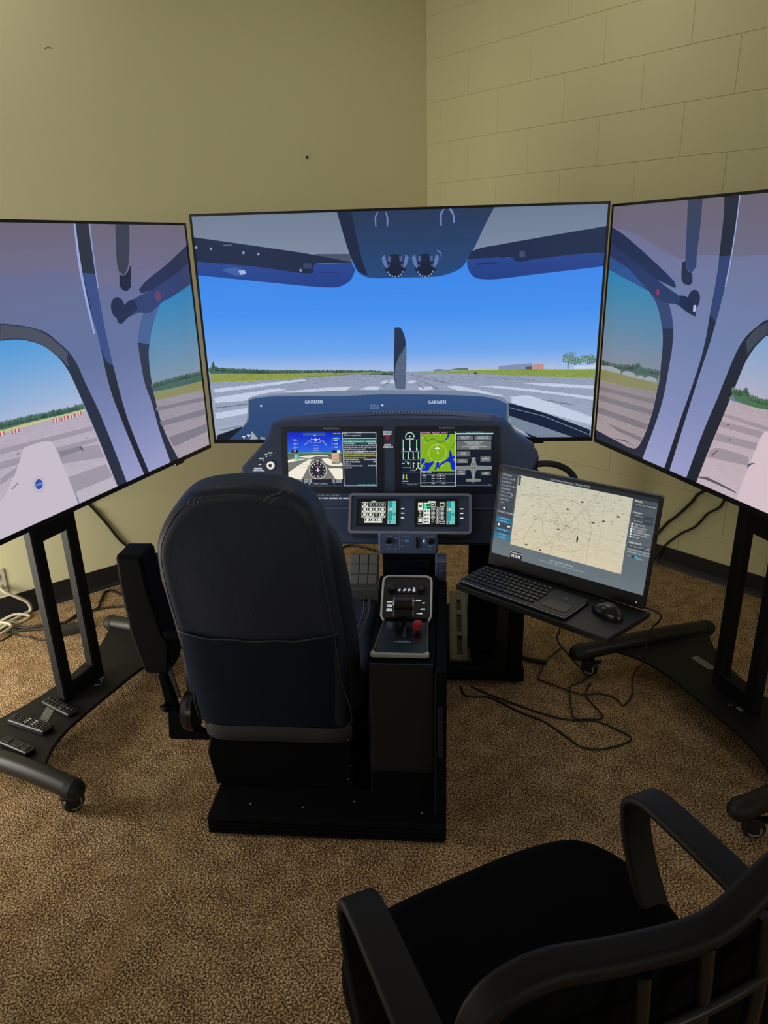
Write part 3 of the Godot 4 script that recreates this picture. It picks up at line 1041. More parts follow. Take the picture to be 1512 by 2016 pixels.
func display_keys(right: bool) -> ImageTexture:
	var p := Pic.new(620, 340, Color("1b201d"))
	var wh := "e8ecdf"
	p.poly([330, 0, 440, 0, 455, 60, 315, 60] if not right else [280, 0, 470, 0, 480, 60, 265, 60], "e4ebe4")
	if not right:
		p.txt("Home", 385, 30, 50, "303634", 1, true)
		for r in 3:
			for c in 4:
				var x := 75.0 + c * 162
				var y := 75.0 + r * 222
				var dark: bool = r == 0 and c > 0 or r == 2 and c == 2
				p.box(x, y, 145, 190, 7, "98a098" if dark else wh)
				if not dark:
					p.rect(x, y + 125, 150, 68, wh)
				p.disc(x + 72, y + 70, 38, "8f978f" if dark else wh, 0.8)
				p.rect(x + 30, y + 140, 88, 26, "8f978f" if dark else "3a403c")
		for c in 3:
			p.box(155 + c * 162, 745, 145, 190, 7, wh)
			p.rect(155 + c * 162, 870, 150, 68, wh)
			p.disc(228 + c * 162, 815, 42, wh if c != 1 else "9fdad2", 0.8)
	else:
		p.rect(0, 70, 140, 330, wh)
		p.rect(25, 160, 90, 100, "585e58")
		p.disc(70, 480, 40, "8f978f", 0.7)
		p.disc(70, 610, 40, "8f978f", 0.7)
		p.box(5, 690, 135, 290, 9, wh)
		p.rect(25, 740, 95, 160, wh)
		p.rect(158, 70, 175, 900, wh)
		p.rect(158, 100, 180, 260, "5fdcb0")
		p.rect(240, 130, 90, 90, "2a4a40")
		p.rect(250, 260, 80, 70, "2a4a40")
		for y in [400, 560, 720, 860]:
			p.rect(180, y, 120, 70, "3a403c")
			p.rect(225, y + 20, 40, 100, wh)
		p.box(362, 70, 110, 160, 6, wh)
		p.rect(380, 130, 60, 40, wh)
		p.box(600, 70, 115, 160, 6, wh)
		p.rect(600, 90, 115, 20, wh)
		for r in 4:
			for c in 3:
				var x := 412.0 + c * 122
				var y := 335.0 + r * 180
				if r == 3 and c == 2:
					p.box(600, 815, 115, 150, 6, wh)
					p.rect(620, 870, 80, 30, wh)
				elif r == 3 and c == 0:
					p.txt("+/-", x, y, 90, wh)
				else:
					p.disc(x, y, 52, "c9cec4")
					p.disc(x, y, 44, "3a403c")
					p.txt(["1", "2", "3", "4", "5", "6", "7", "8", "9", "", "0", ""][r * 3 + c], x, y, 100, "f4f6ee", 1, true)
	p.rect(780, 0, 108, 990, "2f97a0")
	p.rect(778, 300, 112, 110, "c2dcd8")
	p.rect(795, 325, 40, 50, "3f6a6c")
	p.rect(778, 860, 112, 130, "a8d4d0")
	p.disc(833, 920, 32, "3f6a6c", 0.9)
	p.line([780, 0, 780, 990], 4, "d8eeec")
	p.rect(892, 0, 108, 990, "62cfc4")
	for y in [90, 250, 420, 620, 780, 900]:
		p.rect(925, y, 40, 26, "3f9a94")
	p.box(895, 520, 100, 80, 6, "2f5f60")
	p.txt("COM", 945, 560, 50, "204040", 1, true)
	return p.tex()


func display_chart() -> ImageTexture:
	var p := Pic.new(1600, 900, Color("656f76"))
	p.grad([0, 0, 1000, 0, 1000, 1000, 0, 1000], "4a525b", "6f7c82")
	p.rect(0, 0, 1000, 42, "262c34")
	p.txt("Instructor Operator Station (IOS)", 470, 22, 22, "c4c9cc")
	p.rect(0, 42, 120, 700, "3f4750")
	var ch := [128, 42, 857, 42, 857, 842, 128, 842]
	p.grad(ch, "cfcdb8", "ddd2b4")
	p.grain(ch, 0.018, Vector2(40, 10), 21)
	var rng := RandomNumberGenerator.new()
	rng.seed = 42
	var ink := "6f6d60"
	p.arc(487, 482, 78, 0, 360, 2, "8d8a78")
	p.arc(487, 482, 160, 0, 360, 2.5, "8d8a78")
	for i in 12:
		var a := TAU * i / 12 + 0.12
		p.line([487 + cos(a) * 16, 482 + sin(a) * 28, 487 + cos(a) * 160, 482 + sin(a) * 284], 1.5, "9b9884")
	p.disc(487, 482, 5, "4a483e")
	for q in [[128, 250, 330, 262, 480, 482, 690, 600], [215, 760, 240, 640, 300, 420, 290, 250], [370, 760, 487, 482, 640, 160, 660, 60], [520, 200, 540, 120, 590, 60], [310, 482, 487, 482, 857, 520], [240, 700, 380, 690], [400, 842, 420, 690, 487, 482], [660, 60, 560, 300], [560, 300, 660, 470], [128, 800, 220, 740, 240, 640], [290, 840, 400, 700], [640, 482, 640, 842], [128, 300, 200, 240, 360, 210]]:
		p.line(q, 2, "88846f")
	for q in [[128, 640, 857, 640], [700, 42, 700, 842], [128, 200, 857, 230]]:
		p.line(q, 1.2, "b8b098")
	for i in 300:
		var x := rng.randf_range(140, 840)
		var y := rng.randf_range(60, 820)
		if x > 560 and y > 500 and rng.randf() < 0.9:
			continue
		if x > 640 and y > 420 and rng.randf() < 0.8:
			continue
		p.rect(x, y, rng.randf_range(4, 12), rng.randf_range(3, 7), Color(ink).lightened(rng.randf_range(0, 0.4)))
	for i in 60:
		var x := rng.randf_range(600, 850)
		var y := rng.randf_range(60, 400)
		p.line([x, y, x + rng.randf_range(-10, 10), y + rng.randf_range(-14, 14)], 1.5, "9c9a84")
	for q in [[430, 540], [555, 190], [470, 300], [640, 380], [700, 340], [780, 260], [230, 800], [330, 820]]:
		p.rect(q[0], q[1], 18, 10, "45433a")
		p.rect(q[0] + 4, q[1] - 8, 12, 8, "5c5a4e")
	p.poly([566, 560, 571, 575, 571, 620, 566, 640, 562, 620, 562, 575], "3a3a34")
	p.rect(132, 48, 16, 110, "4a4e4c")
	# left column
	for i in 9:
		p.txt(["AIRCRAFT", "Position set", "POSITION", "Reposition aircraft", "WEATHER", "Wind, ceiling", "visibility, time", "FAILURES", "TIME"][i], 18, 70 + i * 40, 18, "aeb6ba", 0, i in [0, 2, 4, 7])
	for y in [95, 180, 275]:
		p.rect(96, y, 10, 18, "9aa3a8")
	p.txt("WEIGHT, BALANCE, & FUEL", 14, 500, 17, "c8ced0", 0, true)
	p.line([15, 450, 100, 450], 2, "2c333a")
	p.disc(55, 450, 8, "eef0ee")
	for y in [556, 590, 690, 745, 780]:
		p.rect(8, y, 108, 30, "1d77a4")
		p.txt("Load Flight", 62, y + 15, 16, "b8d8e6")
	p.line([15, 650, 100, 650], 2, "2c333a")
	p.disc(30, 650, 8, "eef0ee")
	p.rect(94, 640, 18, 20, "e6e9e8")
	p.rect(136, 915, 84, 85, "20262c")
	p.box(136, 915, 84, 85, 2, "50585e")
	p.txt("Weather Sim", 176, 930, 17, "eef0ee", 1, true)
	for i in 6:
		p.rect(147 + i * 11, 950, 6, 34, "e6e9e8")
	p.txt("No approach selected", 490, 905, 20, "c9d0d2")
	p.txt("Choose an approach using the panel on the right", 490, 935, 17, "b4bcc0")
	# right column
	for q in [["Mode", 62], ["Layers", 182], ["Approach", 490]]:
		p.txt(q[0], 872, q[1], 20, "d8dcdc", 0, true)
	for q in [["ATIS not available", 95], ["Airspace", 212], ["No wind", 262], ["No approach selected", 525]]:
		p.rect(870, q[1] - 17, 118, 38, "3c444c")
		p.txt(q[0], 878, q[1], 18, "c8cecf", 0)
	for i in 6:
		p.disc(875, 300 + i * 26, 6, "eef0ee")
		p.txt(["Flight path", "Obstructions", "ILS feathers", "Holding Patterns", "Airport borders", "Terrain"][i], 886, 300 + i * 26, 17, "d8dcdc", 0)
	p.txt("Reposition on approach", 872, 565, 17, "d8dcdc", 0)
	p.txt("Radio and nav station", 872, 588, 17, "d8dcdc", 0)
	p.disc(914, 632, 9, "20262c")
	p.disc(925, 632, 9, "3fb0c0")
	p.txt("Off", 884, 632, 15, "b0b8ba")
	p.txt("Visible", 950, 640, 15, "d8dcdc")
	return p.tex()


# ---------------------------------------------------------------- the scene
const LIGHT_COLOR := Color("fff9ee")
const YAW_FRONT := 0.0147
const YAW_WEST := 1.2966
const YAW_EAST := -1.2058
const MID_FRONT := Vector3(-0.058, 0, 1.8486)
const MID_WEST := Vector3(-1.010, 0, 2.519)
const MID_EAST := Vector3(0.938, 0, 2.4933)


func _ready() -> void:
	# camera
	var cam := Camera3D.new()
	cam.name = "camera"
	add_child(cam)
	cam.fov = 70.515
	cam.near = 0.05
	cam.far = 60.0
	cam.transform = Transform3D(Basis(Vector3.UP, 0.0921) * Basis(Vector3.RIGHT, -0.35728) * Basis(Vector3.BACK, -0.0275), Vector3(0.1222, 1.5301, 4.5401))
	cam.current = true
	# surroundings and exposure: a closed room, so the sky is only a dim grey
	var we := WorldEnvironment.new()
	we.name = "environment"
	var e := Environment.new()
	e.background_mode = Environment.BG_COLOR
	e.background_color = Color("20242a")
	e.tonemap_mode = Environment.TONE_MAPPER_LINEAR
	e.tonemap_exposure = 1.0
	e.sdfgi_enabled = true
	e.ssao_enabled = true
	e.ssil_enabled = true
	we.environment = e
	add_child(we)
	# light: added ceiling panels, windows and one low lamp, all out of view
	materials()
	added_ceiling_lamp(Vector3(-1.5, 2.9, 2.1), 0.4, "added unseen ceiling light panel above the left television stand")
	added_ceiling_lamp(Vector3(0.35, 2.9, 1.5), 0.5, "added unseen ceiling light panel above the front television")
	added_window("window_1", Vector3(3.0, 1.6, 7.0), PI, Vector2(2.4, 1.3), 1.75)
	added_window("window_2", Vector3(7.0, 1.6, 3.0), -PI / 2, Vector2(2.0, 1.2), 2.0)
	work_lamp(Vector3(-2.22, 0, 3.06), Vector3(-0.8, 0.25, 1.0), 2.9)
	room()
	televisions()
	stands()
	remotes()
	platforms()
	instrument_panel()
	pedals()
	throttle_console()
	pilot_seat()
	tray_and_monitor()
	cables()
	office_chair()
	wall_bits()


func materials() -> void:
	var carpet := mat("ffffff", 0.95, 0.0, 0.15)
	carpet.albedo_texture = carpet_tex()
	carpet.uv1_triplanar = true
	carpet.uv1_world_triplanar = true
	carpet.uv1_scale = Vector3(0.7, 0.7, 0.7)
	carpet.heightmap_enabled = true
	carpet.heightmap_texture = noise_tex(0.2, 1024, [], 5, FastNoiseLite.TYPE_SIMPLEX, 2)
	carpet.heightmap_scale = 0.22
	M.carpet = carpet
	var plaster := mat("d2cfa8", 0.85, 0.0, 0.25)
	plaster.heightmap_enabled = true
	plaster.heightmap_texture = noise_tex(0.05, 512, [], 9, FastNoiseLite.TYPE_SIMPLEX, 3)
	plaster.heightmap_scale = 0.012
	plaster.uv1_triplanar = true
	plaster.uv1_world_triplanar = true
	plaster.uv1_scale = Vector3(2, 2, 2)
	M.plaster = plaster
	var block := plaster.duplicate()
	block.heightmap_scale = 0.03
	block.albedo_color = Color("d1cda4")
	M.block = block
	M.mortar = mat("c5c29c", 0.9)
	M.ceiling = mat("c9c8bf", 0.9)
	M.cove = mat("15161a", 0.45)
	M.bezel = mat("0f1013", 0.35)
	M.tv_back = mat("17181b", 0.6)
	M.stand = mat("141518", 0.55, 0.0, 0.35)
	M.stand_tube = mat("1a1918", 0.42)
	M.rubber = mat("0d0e10", 0.6)
	M.chrome = mat("c8ccd0", 0.15, 1.0)
	M.silver = mat("b9bcb4", 0.35, 0.9)
	M.grey_metal = mat("5f625c", 0.45, 0.6)
	M.sim_black = mat("0b0d11", 0.75, 0.0, 0.2)
	M.sim_face_hazed = mat("41516f", 0.45)  # blue-grey lift puts the screen glare into a dark panel's colour
	M.sim_edge = mat("55668a", 0.4)
	M.dark_plastic = mat("101216", 0.45)
	var leather := mat("272f40", 0.5, 0.0, 0.4)  # bluish tint stands in for screen haze over black leather
	leather.heightmap_enabled = true
	leather.heightmap_texture = noise_tex(0.09, 256, [], 31, FastNoiseLite.TYPE_CELLULAR, 1)
	leather.heightmap_scale = 0.03
	leather.uv1_triplanar = true
	leather.uv1_scale = Vector3(6, 6, 6)
	M.leather = leather
	M.leather_light = mat("343940", 0.5)
	M.fabric = mat("0c0e12", 0.8, 0.0, 0.25)
	M.thread = mat("6b717c", 0.7)
	M.white_glow = glow("e8eefc", 1.0)
	M.soft_glow = glow("8b98ae", 0.7)
	M.faint = glow("6f7c92", 0.55)
	M.red = mat("b01820", 0.4)
	M.red_lamp = glow("a02030", 0.55)
	M.cable = mat("17150f", 0.5)
	M.cable_white = mat("c9c2a8", 0.5)
	M.sticker = mat("8f918c", 0.6)
	M.sticker_ink = mat("3a3b3c", 0.7)
	M.key = mat("15171b", 0.4)
	M.legend = mat("8b9098", 0.6)
	M.chair_fabric = mat("08090b", 0.9, 0.0, 0.2)
	M.chair_plastic = mat("080809", 0.6, 0.0, 0.4)


func carpet_tex() -> ImageTexture:
	var s := 1024
	var mk := func(freq: float, sd: int, kind: int) -> Image:
		var f := FastNoiseLite.new()
		f.noise_type = kind
		f.frequency = freq
		f.seed = sd
		f.fractal_octaves = 2
		return f.get_seamless_image(s, s)
	var a: PackedByteArray = mk.call(0.17, 11, FastNoiseLite.TYPE_SIMPLEX).get_data()
	var b: PackedByteArray = mk.call(0.23, 23, FastNoiseLite.TYPE_SIMPLEX).get_data()
	var c: PackedByteArray = mk.call(0.012, 37, FastNoiseLite.TYPE_SIMPLEX).get_data()
	var ramp := [Color("3f2f20"), Color("6e5338"), Color("8a6b49"), Color("a58661"), Color("c9b08a"), Color("e0cca6")]
	var out := PackedByteArray()
	out.resize(s * s * 3)
	var lut := PackedByteArray()
	for i in 256:
		var t := clampf((i / 255.0 - 0.5) * 2.3 + 0.5, 0.0, 0.999) * (ramp.size() - 1)
		var k: Color = ramp[int(t)].lerp(ramp[mini(int(t) + 1, ramp.size() - 1)], t - int(t))
		lut.append_array(PackedByteArray([k.r8, k.g8, k.b8]))
	for i in s * s:
		var q := clampi((a[i] * 5 + b[i] * 4 + c[i]) / 10, 0, 255) * 3
		out[i * 3] = lut[q]
		out[i * 3 + 1] = lut[q + 1]
		out[i * 3 + 2] = lut[q + 2]
	return ImageTexture.create_from_image(Image.create_from_data(s, s, false, Image.FORMAT_RGB8, out))


func added_ceiling_lamp(p: Vector3, energy: float, label: String) -> void:  # added panel above the view, fitted to lift the walls near the corner
	var t := thing("ceiling_light", label, "lamp", p, Basis(), "added ceiling light panels")
	var g := geo(Transform3D(Basis(Vector3.RIGHT, PI / 2), Vector3.ZERO))
	g.frame(rr(0.64, 0.64, 0.01, 0, 0, 2), rr(0.59, 0.59, 0.004, 0, 0, 2), 0.0, 0.02)
	obj("lamp_frame", g, mat("d8d8d4", 0.5), t)
	g = geo()
	g.box(Vector3(0, -0.008, 0), Vector3(0.6, 0.008, 0.6), 0.001)
	obj("lamp_diffuser", g, glow("fff0cf", 0.5), t)
	var l := AreaLight3D.new()
	l.name = "lamp_light"
	l.area_size = Vector2(0.6, 0.6)
	l.light_color = LIGHT_COLOR
	l.light_energy = energy
	l.shadow_enabled = true
	l.area_range = 14.0
	t.add_child(l)
	l.position = Vector3(0, -0.03, 0)
	l.rotation.x = -PI / 2


func work_lamp(p: Vector3, aim: Vector3, energy: float) -> void:  # invented low lamp out of view, brightens the left wall and floor
	var d := aim - (p + Vector3.UP * 0.5)
	var t := thing("work_lamp", "added fill light shaped as a standing lamp, out of view by the left wall, aimed at the corner", "lamp", p, Basis(Vector3.UP, atan2(d.x, d.z)))
	var g := geo()
	for s in [-1.0, 1.0]:
		g.tube([Vector3(s * 0.33, 0.012, -0.2), Vector3(s * 0.33, 0.012, 0.12)], 0.012, 8)
		g.tube([Vector3(s * 0.33, 0.012, -0.05), Vector3(s * 0.33, 0.55, -0.05)], 0.012, 8)
	g.tube([Vector3(-0.33, 0.012, -0.2), Vector3(0.33, 0.012, -0.2)], 0.012, 8)
	obj("lamp_frame", g, M.stand, t)
	var f := Transform3D(Basis(Vector3.RIGHT, asin(-d.y / d.length())), Vector3(0, 0.5, 0))
	g = geo(f)
	g.box(Vector3(0, 0, -0.06), Vector3(0.64, 0.84, 0.08), 0.01)
	obj("lamp_housing", g, M.stand, t)
	g = geo(f)
	g.box(Vector3(0, 0, -0.012), Vector3(0.6, 0.8, 0.012), 0.002)
	obj("lamp_panel", g, glow("fff0cf", 0.6), t)
	var l := AreaLight3D.new()
	l.name = "lamp_light"
	l.area_size = Vector2(0.6, 0.8)
	l.light_color = LIGHT_COLOR
	l.light_energy = energy
	l.shadow_enabled = true
	l.area_range = 14.0
	t.add_child(l)
	l.transform = f * Transform3D(Basis(Vector3.UP, PI), Vector3(0, 0, 0.01))


func added_window(called: String, p: Vector3, turn: float, size: Vector2, energy: float) -> void:
	# added unseen window to brighten the walls, given in the room's own axes
	var rm := Transform3D(Basis(Vector3.UP, -PI / 4), Vector3.ZERO)
	var g := geo()
	g.frame(pts([-size.x / 2 - 0.06, -size.y / 2 - 0.06, size.x / 2 + 0.06, -size.y / 2 - 0.06, size.x / 2 + 0.06, size.y / 2 + 0.06, -size.x / 2 - 0.06, size.y / 2 + 0.06]), pts([-size.x / 2, -size.y / 2, size.x / 2, -size.y / 2, size.x / 2, size.y / 2, -size.x / 2, size.y / 2]), 0.0, 0.03)
	g.box(Vector3(0, 0, 0.012), Vector3(0.04, size.y, 0.024), 0.003)
	var o := structure(called, g, mat("d9d8d0", 0.5), "added unseen white framed window with a bright blind", rm * Transform3D(Basis(Vector3.UP, turn), p))
	for s in [-1.0, 1.0]:
		g = geo()
		g.box(Vector3(s * (size.x / 4 + 0.01), 0, 0.004), Vector3(size.x / 2 - 0.02, size.y, 0.006), 0.001)
		obj("blind", g, glow("f4f0e2", 0.7), o)
	var l := AreaLight3D.new()
	l.name = "added_daylight"
	l.area_size = size
	l.light_color = LIGHT_COLOR
	l.light_energy = energy
	l.shadow_enabled = true
	l.area_range = 14.0
	o.add_child(l)
	l.position = Vector3(0, 0, 0.035)
	l.rotation.y = PI


func room() -> void:
	var rm := Transform3D(Basis(Vector3.UP, -PI / 4), Vector3.ZERO)
	var g := geo()
	g.box(Vector3(3.5, -0.06, 3.5), Vector3(7.3, 0.12, 7.3), 0.0)
	structure("floor", g, M.carpet, "speckled brown and tan loop pile carpet covering the floor", rm)
	g = geo()
	g.box(Vector3(3.5, 2.96, 3.5), Vector3(7.3, 0.12, 7.3), 0.0)
	structure("ceiling", g, M.ceiling, "pale ceiling over the room", rm)
	g = geo()
	g.box(Vector3(-0.06, 1.45, 3.5), Vector3(0.12, 3.0, 7.24), 0.0)
	structure("wall_left", g, M.plaster, "smooth cream painted wall on the left of the corner", rm)
	g = geo()
	g.box(Vector3(3.5, 1.45, -0.0622), Vector3(7.24, 3.0, 0.12), 0.0)
	var wr := structure("wall_right", g, M.mortar, "cream painted concrete block wall on the right of the corner", rm)
	var full := geo()
	full.box(Vector3.ZERO, Vector3(0.4054, 0.2018, 0.016), 0.0014)
	var fm := full.mesh()
	for r in 15:
		var s0 := (0.28 if r % 2 == 0 else 0.78) * 0.4064
		var cut := geo()
		var y := (r + 0.5) * 0.2032
		if r == 14:
			y = 14.0 * 0.2032 + 0.1
		cut.box(Vector3.ZERO, Vector3(s0 - 0.0008, 0.2018, 0.016), 0.0014)
		var first := obj("concrete_block", cut, M.block, wr)
		first.position = Vector3(s0 / 2 + 0.0002, y, -0.008)
		for k in 9:
			var b := obj("concrete_block", fm, M.block, wr)
			b.position = Vector3(s0 + 0.4064 * (k + 0.5), y, -0.008)
	g = geo()
	g.box(Vector3(7.06, 1.45, 3.5), Vector3(0.12, 3.0, 7.24), 0.0)
	structure("wall_back", g, M.plaster, "cream wall behind the viewer", rm)
	g = geo()
	g.box(Vector3(3.5, 1.45, 7.06), Vector3(7.24, 3.0, 0.12), 0.0)
	structure("wall_near", g, M.plaster, "cream wall to the left behind the viewer", rm)
	# rubber cove base with a flared toe
	var prof := pts([0, 0, 0.014, 0, 0.012, 0.006, 0.006, 0.014, 0.004, 0.03, 0.004, 0.099, 0.0025, 0.101, 0, 0.101])
	g = geo(Transform3D(Basis(), Vector3(0, 0, 0)))
	g.prism(prof, -6.9, 0.0, 0.0)
	structure("baseboard_left", g, M.cove, "black rubber baseboard along the left wall", rm * Transform3D(Basis(), Vector3(0, 0, 0)) * Transform3D(Basis(Vector3(1, 0, 0), Vector3(0, 1, 0), Vector3(0, 0, -1)) if false else Basis(), Vector3(0, 0, 6.9)))
	g = geo()
	var mp := []
	for q in prof:
		mp.append(Vector2(-q.x, q.y))
	g.prism(mp, 0.0, 6.9, 0.0)
	structure("baseboard_right", g, M.cove, "black rubber baseboard along the block wall", rm * Transform3D(Basis(Vector3.UP, PI / 2), Vector3.ZERO))


func television(label: String, mid: Vector3, yaw: float, tex: Texture2D, dim: float) -> void:
	var t := thing("television", label, "television", Vector3(mid.x, 0.808 + (mid.y if mid.y else 0.0), mid.z), Basis(Vector3.UP, yaw), "televisions showing the flight view")
	var g := geo()
	var w := 1.45
	var h := 0.83
	g.box(Vector3(0, h / 2, -0.016), Vector3(w - 0.004, h - 0.004, 0.024), 0.004)
	obj("panel_back", g, M.tv_back, t)
	g = geo()
	g.frame(pts([-w / 2, 0, w / 2, 0, w / 2, h, -w / 2, h]), pts([-w / 2 + 0.008, 0.015, w / 2 - 0.008, 0.015, w / 2 - 0.008, h - 0.0083, -w / 2 + 0.008, h - 0.0083]), -0.006, 0.003)
	obj("bezel", g, M.bezel, t)
	g = geo()
	g.box(Vector3(0, 0.2, -0.045), Vector3(1.1, 0.36, 0.05), 0.02)
	g.box(Vector3(0, h / 2, -0.055), Vector3(0.42, 0.42, 0.06), 0.006)
	obj("electronics_housing", g, M.tv_back, t)
	g = geo()
	g.box(Vector3(0.52, -0.004, -0.004), Vector3(0.05, 0.01, 0.014), 0.003)
	obj("sensor", g, M.bezel, t)
	var q := QuadMesh.new()
	q.size = Vector2(w - 0.016, h - 0.0166)
	var s := obj("screen", q, screen_mat(tex, dim), t)
	s.position = Vector3(0, h / 2, 0.0006)
	var l := AreaLight3D.new()
	l.name = "screen_light"
	l.area_size = Vector2(1.3, 0.7)
	l.light_color = Color("8fb4ff")
	l.light_energy = 0.02
	l.shadow_enabled = true
	t.add_child(l)
	l.position = Vector3(0, h / 2, 0.012)
	l.rotation.y = PI


func televisions() -> void:
	television("large flat television facing the pilot seat, showing a runway and blue sky", MID_FRONT, YAW_FRONT, screen_front(), 1.0)
	television("large flat television on the left stand, showing a cabin window and left wing", Vector3(MID_WEST.x, -0.0276, MID_WEST.z), YAW_WEST, screen_side_west(), 1.0)
	television("large flat television on the right stand, showing a cabin window and right wing", Vector3(MID_EAST.x, -0.009, MID_EAST.z), YAW_EAST, screen_side_east(), 1.0)


func caster(t: Node3D, at_: Vector3, turn: float) -> void:
	var b := Basis(Vector3.UP, turn).scaled(Vector3.ONE * 1.18)
	var g := geo(Transform3D(b, at_))
	g.lathe(pts([0.0, 0.075, 0.012, 0.075, 0.012, 0.058, 0.017, 0.056, 0.017, 0.05, 0.0, 0.05]), 16)
	for s in [-1.0, 1.0]:
		g.box(Vector3(s * 0.0135, 0.038, 0.008), Vector3(0.004, 0.04, 0.034), 0.0015)
	g.box(Vector3(0, 0.053, 0.008), Vector3(0.03, 0.006, 0.036), 0.002)
	g.box(Vector3(0, 0.05, 0.034), Vector3(0.022, 0.004, 0.03), 0.001, Basis(Vector3.RIGHT, -0.35))
	var c := obj("caster", g, M.rubber, t)
	g = geo(Transform3D(b, at_))
	var wx := Transform3D(Basis(Vector3.BACK, PI / 2), Vector3(0, 0.026, 0.014))
	g.lathe(pts([0.0, -0.010, 0.022, -0.010, 0.026, -0.006, 0.026, 0.006, 0.022, 0.010, 0.0, 0.010]), 20, wx)
	obj("wheel", g, M.dark_plastic, c)
	g = geo(Transform3D(b, at_))
	g.lathe(pts([0.012, -0.0125, 0.017, -0.0125, 0.017, 0.0125, 0.012, 0.0125]), 20, wx)
	obj("wheel_ring", g, mat("9a9c9c", 0.35, 0.4), c)


func stand(label: String, mid: Vector3, yaw: float, turn_a: float, turn_b: float) -> Node3D:
	var t := thing("tv_stand", label, "stand", Vector3(mid.x, 0, mid.z), Basis(Vector3.UP, yaw), "wheeled television stands")
	# base plate: a bow-tie that flares into the two tube feet
	var o := []
	for k in 25:
		var u := lerpf(-0.395, 0.395, k / 24.0)
		o.append(Vector2(u, -(-0.02 + 0.10 * pow(absf(u) / 0.395, 4.0))))
	for k in 25:
		var u := lerpf(0.395, -0.395, k / 24.0)
		o.append(Vector2(u, -(-0.235 - 0.115 * pow(absf(u) / 0.395, 2.2))))
	var g := geo(Transform3D(Basis(Vector3.RIGHT, Vector3.FORWARD, Vector3.UP), Vector3(0, 0.088, 0)))
	g.prism(o, 0.0, 0.014, 0.003)
	obj("base_plate", g, M.stand, t)
	for s in [-1.0, 1.0]:
		g = geo()
		var prof := []
		for i in 16:
			prof.append(Vector2(cos(TAU * i / 16) * 0.03, sin(TAU * i / 16) * 0.032))
		g.sweep(path([Vector3(s * 0.412, 0.098, -0.345), Vector3(s * 0.405, 0.108, -0.2), Vector3(s * 0.4, 0.112, -0.07), Vector3(s * 0.405, 0.106, 0.08), Vector3(s * 0.412, 0.098, 0.185)], 6), prof)
		var leg := obj("foot_tube", g, M.stand_tube, t)
		for e in [[0.185, 1.0], [-0.345, -1.0]]:
			g = geo()
			g.lathe(pts([0.0, 0.046, 0.014, 0.044, 0.025, 0.034, 0.0312, 0.02, 0.0325, -0.002, 0.0, -0.002]), 20, aim_y(Vector3(0, -0.06, e[1]), Vector3(s * 0.412, 0.098, e[0])))
			obj("end_cap", g, M.rubber, leg)
		caster(t, Vector3(s * 0.412, 0, 0.165), turn_a if s < 0 else turn_b)
		caster(t, Vector3(s * 0.412, 0, -0.315), 0.5)
	for u in [-0.0715, 0.0725]:
		g = geo()
		g.box(Vector3(u, 0.60, -0.138), Vector3(0.046, 1.0, 0.036), 0.005)
		obj("column", g, M.stand, t)
	g = geo()
	g.box(Vector3(0.0005, 0.13, -0.138), Vector3(0.1, 0.06, 0.032), 0.004)
	obj("crossbar", g, M.stand, t)
	g = geo()
	g.box(Vector3(0.0005, 0.715, -0.138), Vector3(0.1, 0.085, 0.032), 0.004)
	obj("crossbar", g, M.stand, t)
	g = geo()
	g.box(Vector3(0.0, 1.16, -0.108), Vector3(0.5, 0.42, 0.026), 0.003)
	obj("mount_bracket", g, M.stand, t)
	g = geo()
	g.box(Vector3(0.06, 0.104, -0.105), Vector3(0.022, 0.004, 0.012), 0.001)
	g.tube(path([Vector3(0.02, 0.103, -0.10), Vector3(0.03, 0.104, -0.085), Vector3(0.045, 0.112, -0.088)], 4), 0.0015, 6)
	obj("cable_clip", g, M.silver, t)
	return t


func sticker(t: Node3D, at_: Transform3D) -> void:
	var g := geo(at_)
	g.box(Vector3(0, 0, 0), Vector3(0.085, 0.0006, 0.03), 0.0001)
	var s := obj("label_sticker", g, M.sticker, t)
	var ink := geo(at_)
	var r := RandomNumberGenerator.new()
	r.seed = 8
	for i in 5:
		var x := -0.038
		while x < 0.036:
			var w := r.randf_range(0.004, 0.014)
			ink.box(Vector3(x + w / 2, 0.0005, -0.0115 + i * 0.0055), Vector3(w, 0.0003, 0.0022), 0.0)
			x += w + 0.002
	obj("label_print", ink, M.sticker_ink, s)


func stands() -> void:
	var a := stand("black wheeled television stand holding the left television, with three remotes on its base", MID_WEST, YAW_WEST, 1.2, 0.4)
	var b := stand("black wheeled television stand holding the right television, loose cables before its foot", MID_EAST, YAW_EAST, 2.4, 2.65)
	sticker(a, Transform3D(Basis(Vector3.UP, 0.45), Vector3(-0.165, 0.1024, -0.135)))
	sticker(b, Transform3D(Basis(Vector3.UP, 0.1), Vector3(-0.205, 0.1024, -0.178)))
	var t := thing("tv_post", "slim black post carrying the front television behind the instrument panel", "stand", Vector3(-0.04, 0, 1.69))
	var g := geo()
	g.box(Vector3(0, 0.6, 0), Vector3(0.06, 1.17, 0.06), 0.004)
	obj("column", g, M.stand, t)
	g = geo()
	g.box(Vector3(0, 0.008, -0.03), Vector3(0.16, 0.016, 0.14), 0.003)
	obj("foot_plate", g, M.stand, t)
	g = geo()
	g.box(Vector3(-0.018, 1.2, 0.05), Vector3(0.3, 0.3, 0.04), 0.003)
	obj("mount_bracket", g, M.stand, t)


